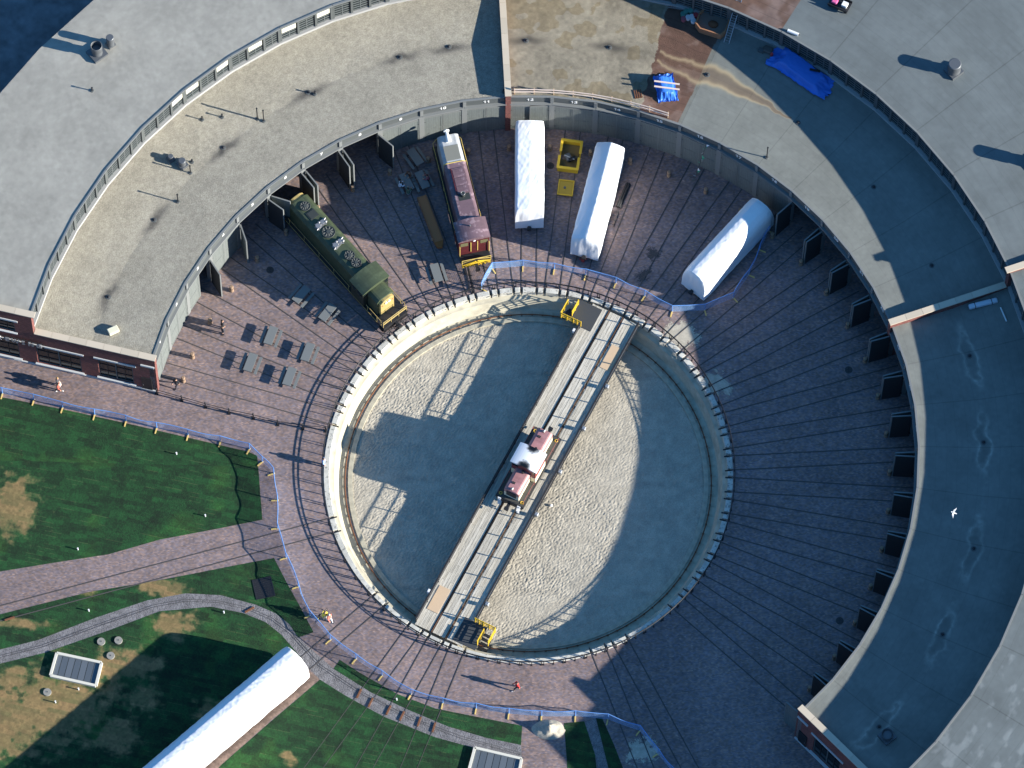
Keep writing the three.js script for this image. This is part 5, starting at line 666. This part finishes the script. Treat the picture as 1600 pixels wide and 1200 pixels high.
// tags: 0 skin, 1 top, 2 trousers, 3 hair, 4 shoes; the figure looks along +z
const limb = (a, b, r0, r1, t) => [a, b, r0, r1, t];
const hand = (x, y, z, s) => { const o = [limb([x, y, z], [x, y - 0.07, z + 0.01], 0.036, 0.034, 0)]; for (let i = 0; i < 4; i++) o.push(limb([x, y - 0.08, z - 0.03 + i * 0.022], [x + s * 0.006, y - 0.155 + Math.abs(i - 1.4) * 0.012, z - 0.02 + i * 0.024], 0.0115, 0.01, 0)); o.push(limb([x, y - 0.03, z + 0.035], [x - s * 0.01, y - 0.09, z + 0.065], 0.013, 0.011, 0)); return o; };
function poseStand(stride) {
  const s = stride, J = [limb([0, 1.0, 0], [0, 1.18, 0.0], 0.15, 0.135, 1), limb([0, 1.18, 0], [0, 1.38, -0.01], 0.14, 0.12, 1), limb([-0.14, 1.4, 0], [0.14, 1.4, 0], 0.085, 0.085, 1), limb([0, 0.94, 0], [0, 1.0, 0], 0.15, 0.15, 2), limb([0, 1.44, 0], [0, 1.54, 0.01], 0.055, 0.055, 0), limb([0, 1.6, 0.015], [0, 1.68, 0.01], 0.088, 0.1, 0), limb([0, 1.6, 0.1], [0, 1.625, 0.112], 0.02, 0.014, 0)];
  for (const q of [-1, 1]) { const k = q * s; J.push(limb([q * 0.09, 0.92, 0], [q * 0.1, 0.5, k * 0.2 + 0.03], 0.095, 0.065, 2), limb([q * 0.1, 0.5, k * 0.2 + 0.03], [q * 0.1, 0.1, k * 0.36 - 0.02], 0.064, 0.045, 2), limb([q * 0.1, 0.05, k * 0.36 - 0.04], [q * 0.11, 0.04, k * 0.36 + 0.14], 0.045, 0.038, 4)); const e = [q * 0.25, 1.13, -k * 0.1 - 0.02], h = [q * 0.25, 0.9, -k * 0.22 + 0.1]; J.push(limb([q * 0.2, 1.4, 0], e, 0.055, 0.045, 1), limb(e, h, 0.043, 0.034, 1), ...hand(...h, q)); }
  J.headY = 1.66; J.headZ = 0; return J;
}
function poseSit() {
  const J = [limb([0, 0.55, 0], [0, 0.78, 0.02], 0.15, 0.135, 1), limb([0, 0.78, 0.02], [0, 0.98, 0.05], 0.14, 0.12, 1), limb([-0.14, 1.0, 0.05], [0.14, 1.0, 0.05], 0.085, 0.085, 1), limb([0, 0.5, 0], [0, 0.55, 0], 0.15, 0.15, 2), limb([0, 1.04, 0.06], [0, 1.14, 0.08], 0.055, 0.055, 0), limb([0, 1.2, 0.09], [0, 1.28, 0.09], 0.088, 0.1, 0), limb([0, 1.2, 0.175], [0, 1.22, 0.185], 0.02, 0.014, 0)];
  for (const q of [-1, 1]) { J.push(limb([q * 0.1, 0.5, 0.02], [q * 0.12, 0.5, 0.44], 0.095, 0.068, 2), limb([q * 0.12, 0.5, 0.44], [q * 0.12, 0.1, 0.46], 0.065, 0.045, 2), limb([q * 0.12, 0.05, 0.45], [q * 0.12, 0.04, 0.62], 0.045, 0.038, 4)); const e = [q * 0.26, 0.8, 0.2], h = [q * 0.18, 0.84, 0.42]; J.push(limb([q * 0.2, 1.0, 0.05], e, 0.055, 0.045, 1), limb(e, h, 0.043, 0.034, 1), ...hand(h[0], h[1] + 0.04, h[2], q)); }
  J.headY = 1.26; J.headZ = 0.07; return J;
}
const poses = { stand: personGeometry(poseStand(0)), walk: personGeometry(poseStand(0.8)), run: personGeometry(poseStand(1.1)), sit: personGeometry(poseSit()) };
const skinM = new THREE.MeshStandardMaterial({ vertexColors: true, roughness: 0.85 });
function person(pose, x, y, z, ry, colours, label, extra) {
  const q = poses[pose], g = new THREE.BufferGeometry(), c = new Float32Array(q.n * 3); for (let i = 0; i < q.n; i++) c.set(colours[q.tags[i]], i * 3);
  g.setAttribute('position', new THREE.BufferAttribute(q.P.slice(), 3)); g.setAttribute('normal', new THREE.BufferAttribute(q.N.slice(), 3)); g.setAttribute('color', new THREE.BufferAttribute(c, 3));
  const o = grp('person'), b = new THREE.Mesh(g, skinM); b.name = 'body'; o.add(b); if (extra) extra(o); at(o, x, y, z, ry); top(o, label, 'person');
}
const P3 = ([x, z], y = 0) => [x, y, z];
const SK = [0.48, 0.28, 0.19], HR = [0.05, 0.035, 0.025], SH = [0.03, 0.03, 0.03];
person("walk", ...P3([-43.96,-7.76]), 1.2, [SK, [0.06, 0.06, 0.07], [0.5, 0.32, 0.26], [0.35, 0.22, 0.08], SH], 'fair haired person in a dark top strolling past the brick wall');
person('walk', ...P3([-43.86,-7.17]), 1.3, [SK, [0.45, 0.1, 0.07], [0.08, 0.07, 0.07], HR, [0.8, 0.8, 0.8]], 'person in a rust red top with a white bag by the blue fence', o => mesh('bag', rbox(0.3, 0.36, 0.14, 0.05, 0.3, 0.78, 0.05), M.lamp, o));
person('stand', ...P3([-28.90,-13.98]), 1.9, [SK, [0.02, 0.02, 0.025], [0.03, 0.03, 0.04], HR, SH], 'person in black facing the stall doors, standing beside a companion');
person('stand', ...P3([-28.82,-13.39]), -1.2, [SK, [0.05, 0.05, 0.06], [0.02, 0.02, 0.03], HR, SH], 'person in dark grey standing beside someone in black near the doors');
person('walk', ...P3([-32.93,-7.91]), -0.6, [SK, [0.015, 0.017, 0.022], [0.02, 0.02, 0.03], HR, SH], 'person in a dark jacket walking round the brick corner');
person('stand', ...P3([-18.29,14.99]), 0.6, [SK, [0.62, 0.5, 0.06], [0.5, 0.48, 0.4], HR, SH], 'person in a yellow top standing at the blue fence with a bicycle');
person('walk', ...P3([-17.87,15.24]), 0.8, [SK, [0.6, 0.16, 0.11], [0.5, 0.52, 0.55], [0.6, 0.6, 0.58], SH], 'person in a coral top and pale trousers beside the bicycle');
person('run', ...P3([-0.57,21.44]), -1.3, [SK, [0.62, 0.03, 0.03], [0.04, 0.04, 0.05], HR, [0.7, 0.7, 0.7]], 'person in a bright red jacket striding across the sunny paving');
person('stand', ...P3([-18.95,-0.22]), 1.5, [SK, [0.3, 0.4, 0.6], [0.05, 0.06, 0.1], HR, SH], 'person in a pale blue shirt leaning over the pit railing');
person('sit', ...P3([-12.77,-28.97]), 1.9, [SK, [0.7, 0.72, 0.8], [0.04, 0.04, 0.06], HR, SH], 'person in a white shirt seated at the shaded picnic table');
person('sit', ...P3([-11.90,-30.14]), -0.6, [SK, [0.16, 0.07, 0.04], [0.03, 0.03, 0.04], HR, SH], 'person in a brown top seated at the shaded picnic table');
person('sit', ...P3([-11.96,-28.26]), 2.9, [SK, [0.08, 0.14, 0.1], [0.4, 0.4, 0.42], HR, SH], 'person in a dark green top seated at the end of the shaded table');
person('sit', ...P3([-10.13,-29.78]), -1.6, [SK, [0.32, 0.1, 0.12], [0.04, 0.04, 0.06], HR, SH], 'person in a dusky red top seated alone at a shaded table');
{ const o = grp('bicycle'); for (const s of [-0.52, 0.52]) { const w = mesh('wheel', xf(new THREE.TorusGeometry(0.33, 0.022, 6, 22), s, 0.34, 0), M.black, o); mesh('hub', cyl(0.04, 0.04, 0.08, s, 0.34, 0, 8, Math.PI / 2), M.steel, w); mesh('spoke', Array.from({ length: 8 }, (_, i) => bar([s, 0.34, 0], [s + 0.32 * Math.cos(i * 0.785), 0.34 + 0.32 * Math.sin(i * 0.785), 0], 0.004, 4)), M.steel, w); } mesh('frame', [bar([-0.52, 0.34, 0], [-0.1, 0.3, 0], 0.02), bar([-0.52, 0.34, 0], [-0.2, 0.8, 0], 0.02), bar([-0.1, 0.3, 0], [-0.22, 0.86, 0], 0.022), bar([-0.1, 0.3, 0], [0.36, 0.76, 0], 0.024), bar([-0.2, 0.8, 0], [0.36, 0.82, 0], 0.022), bar([0.36, 0.9, 0], [0.52, 0.34, 0], 0.022)], mat(0.5, 0.42, 0.05, 0.4), o); mesh('saddle', rbox(0.26, 0.06, 0.14, 0.02, -0.23, 0.9, 0), M.black, o); mesh('handlebar', [bar([0.36, 0.96, -0.26], [0.36, 0.96, 0.26], 0.018), bar([0.36, 0.86, 0], [0.36, 0.96, 0], 0.018)], M.black, o); onPlan(o, [-18.64,14.81], 0, 0.9); top(o, 'bicycle with a yellow frame standing beside the blue fence', 'bicycle'); }
scene.traverse(o => { if (o.isMesh) { o.castShadow = true; o.receiveShadow = true; } });
renderer.render(scene, camera);
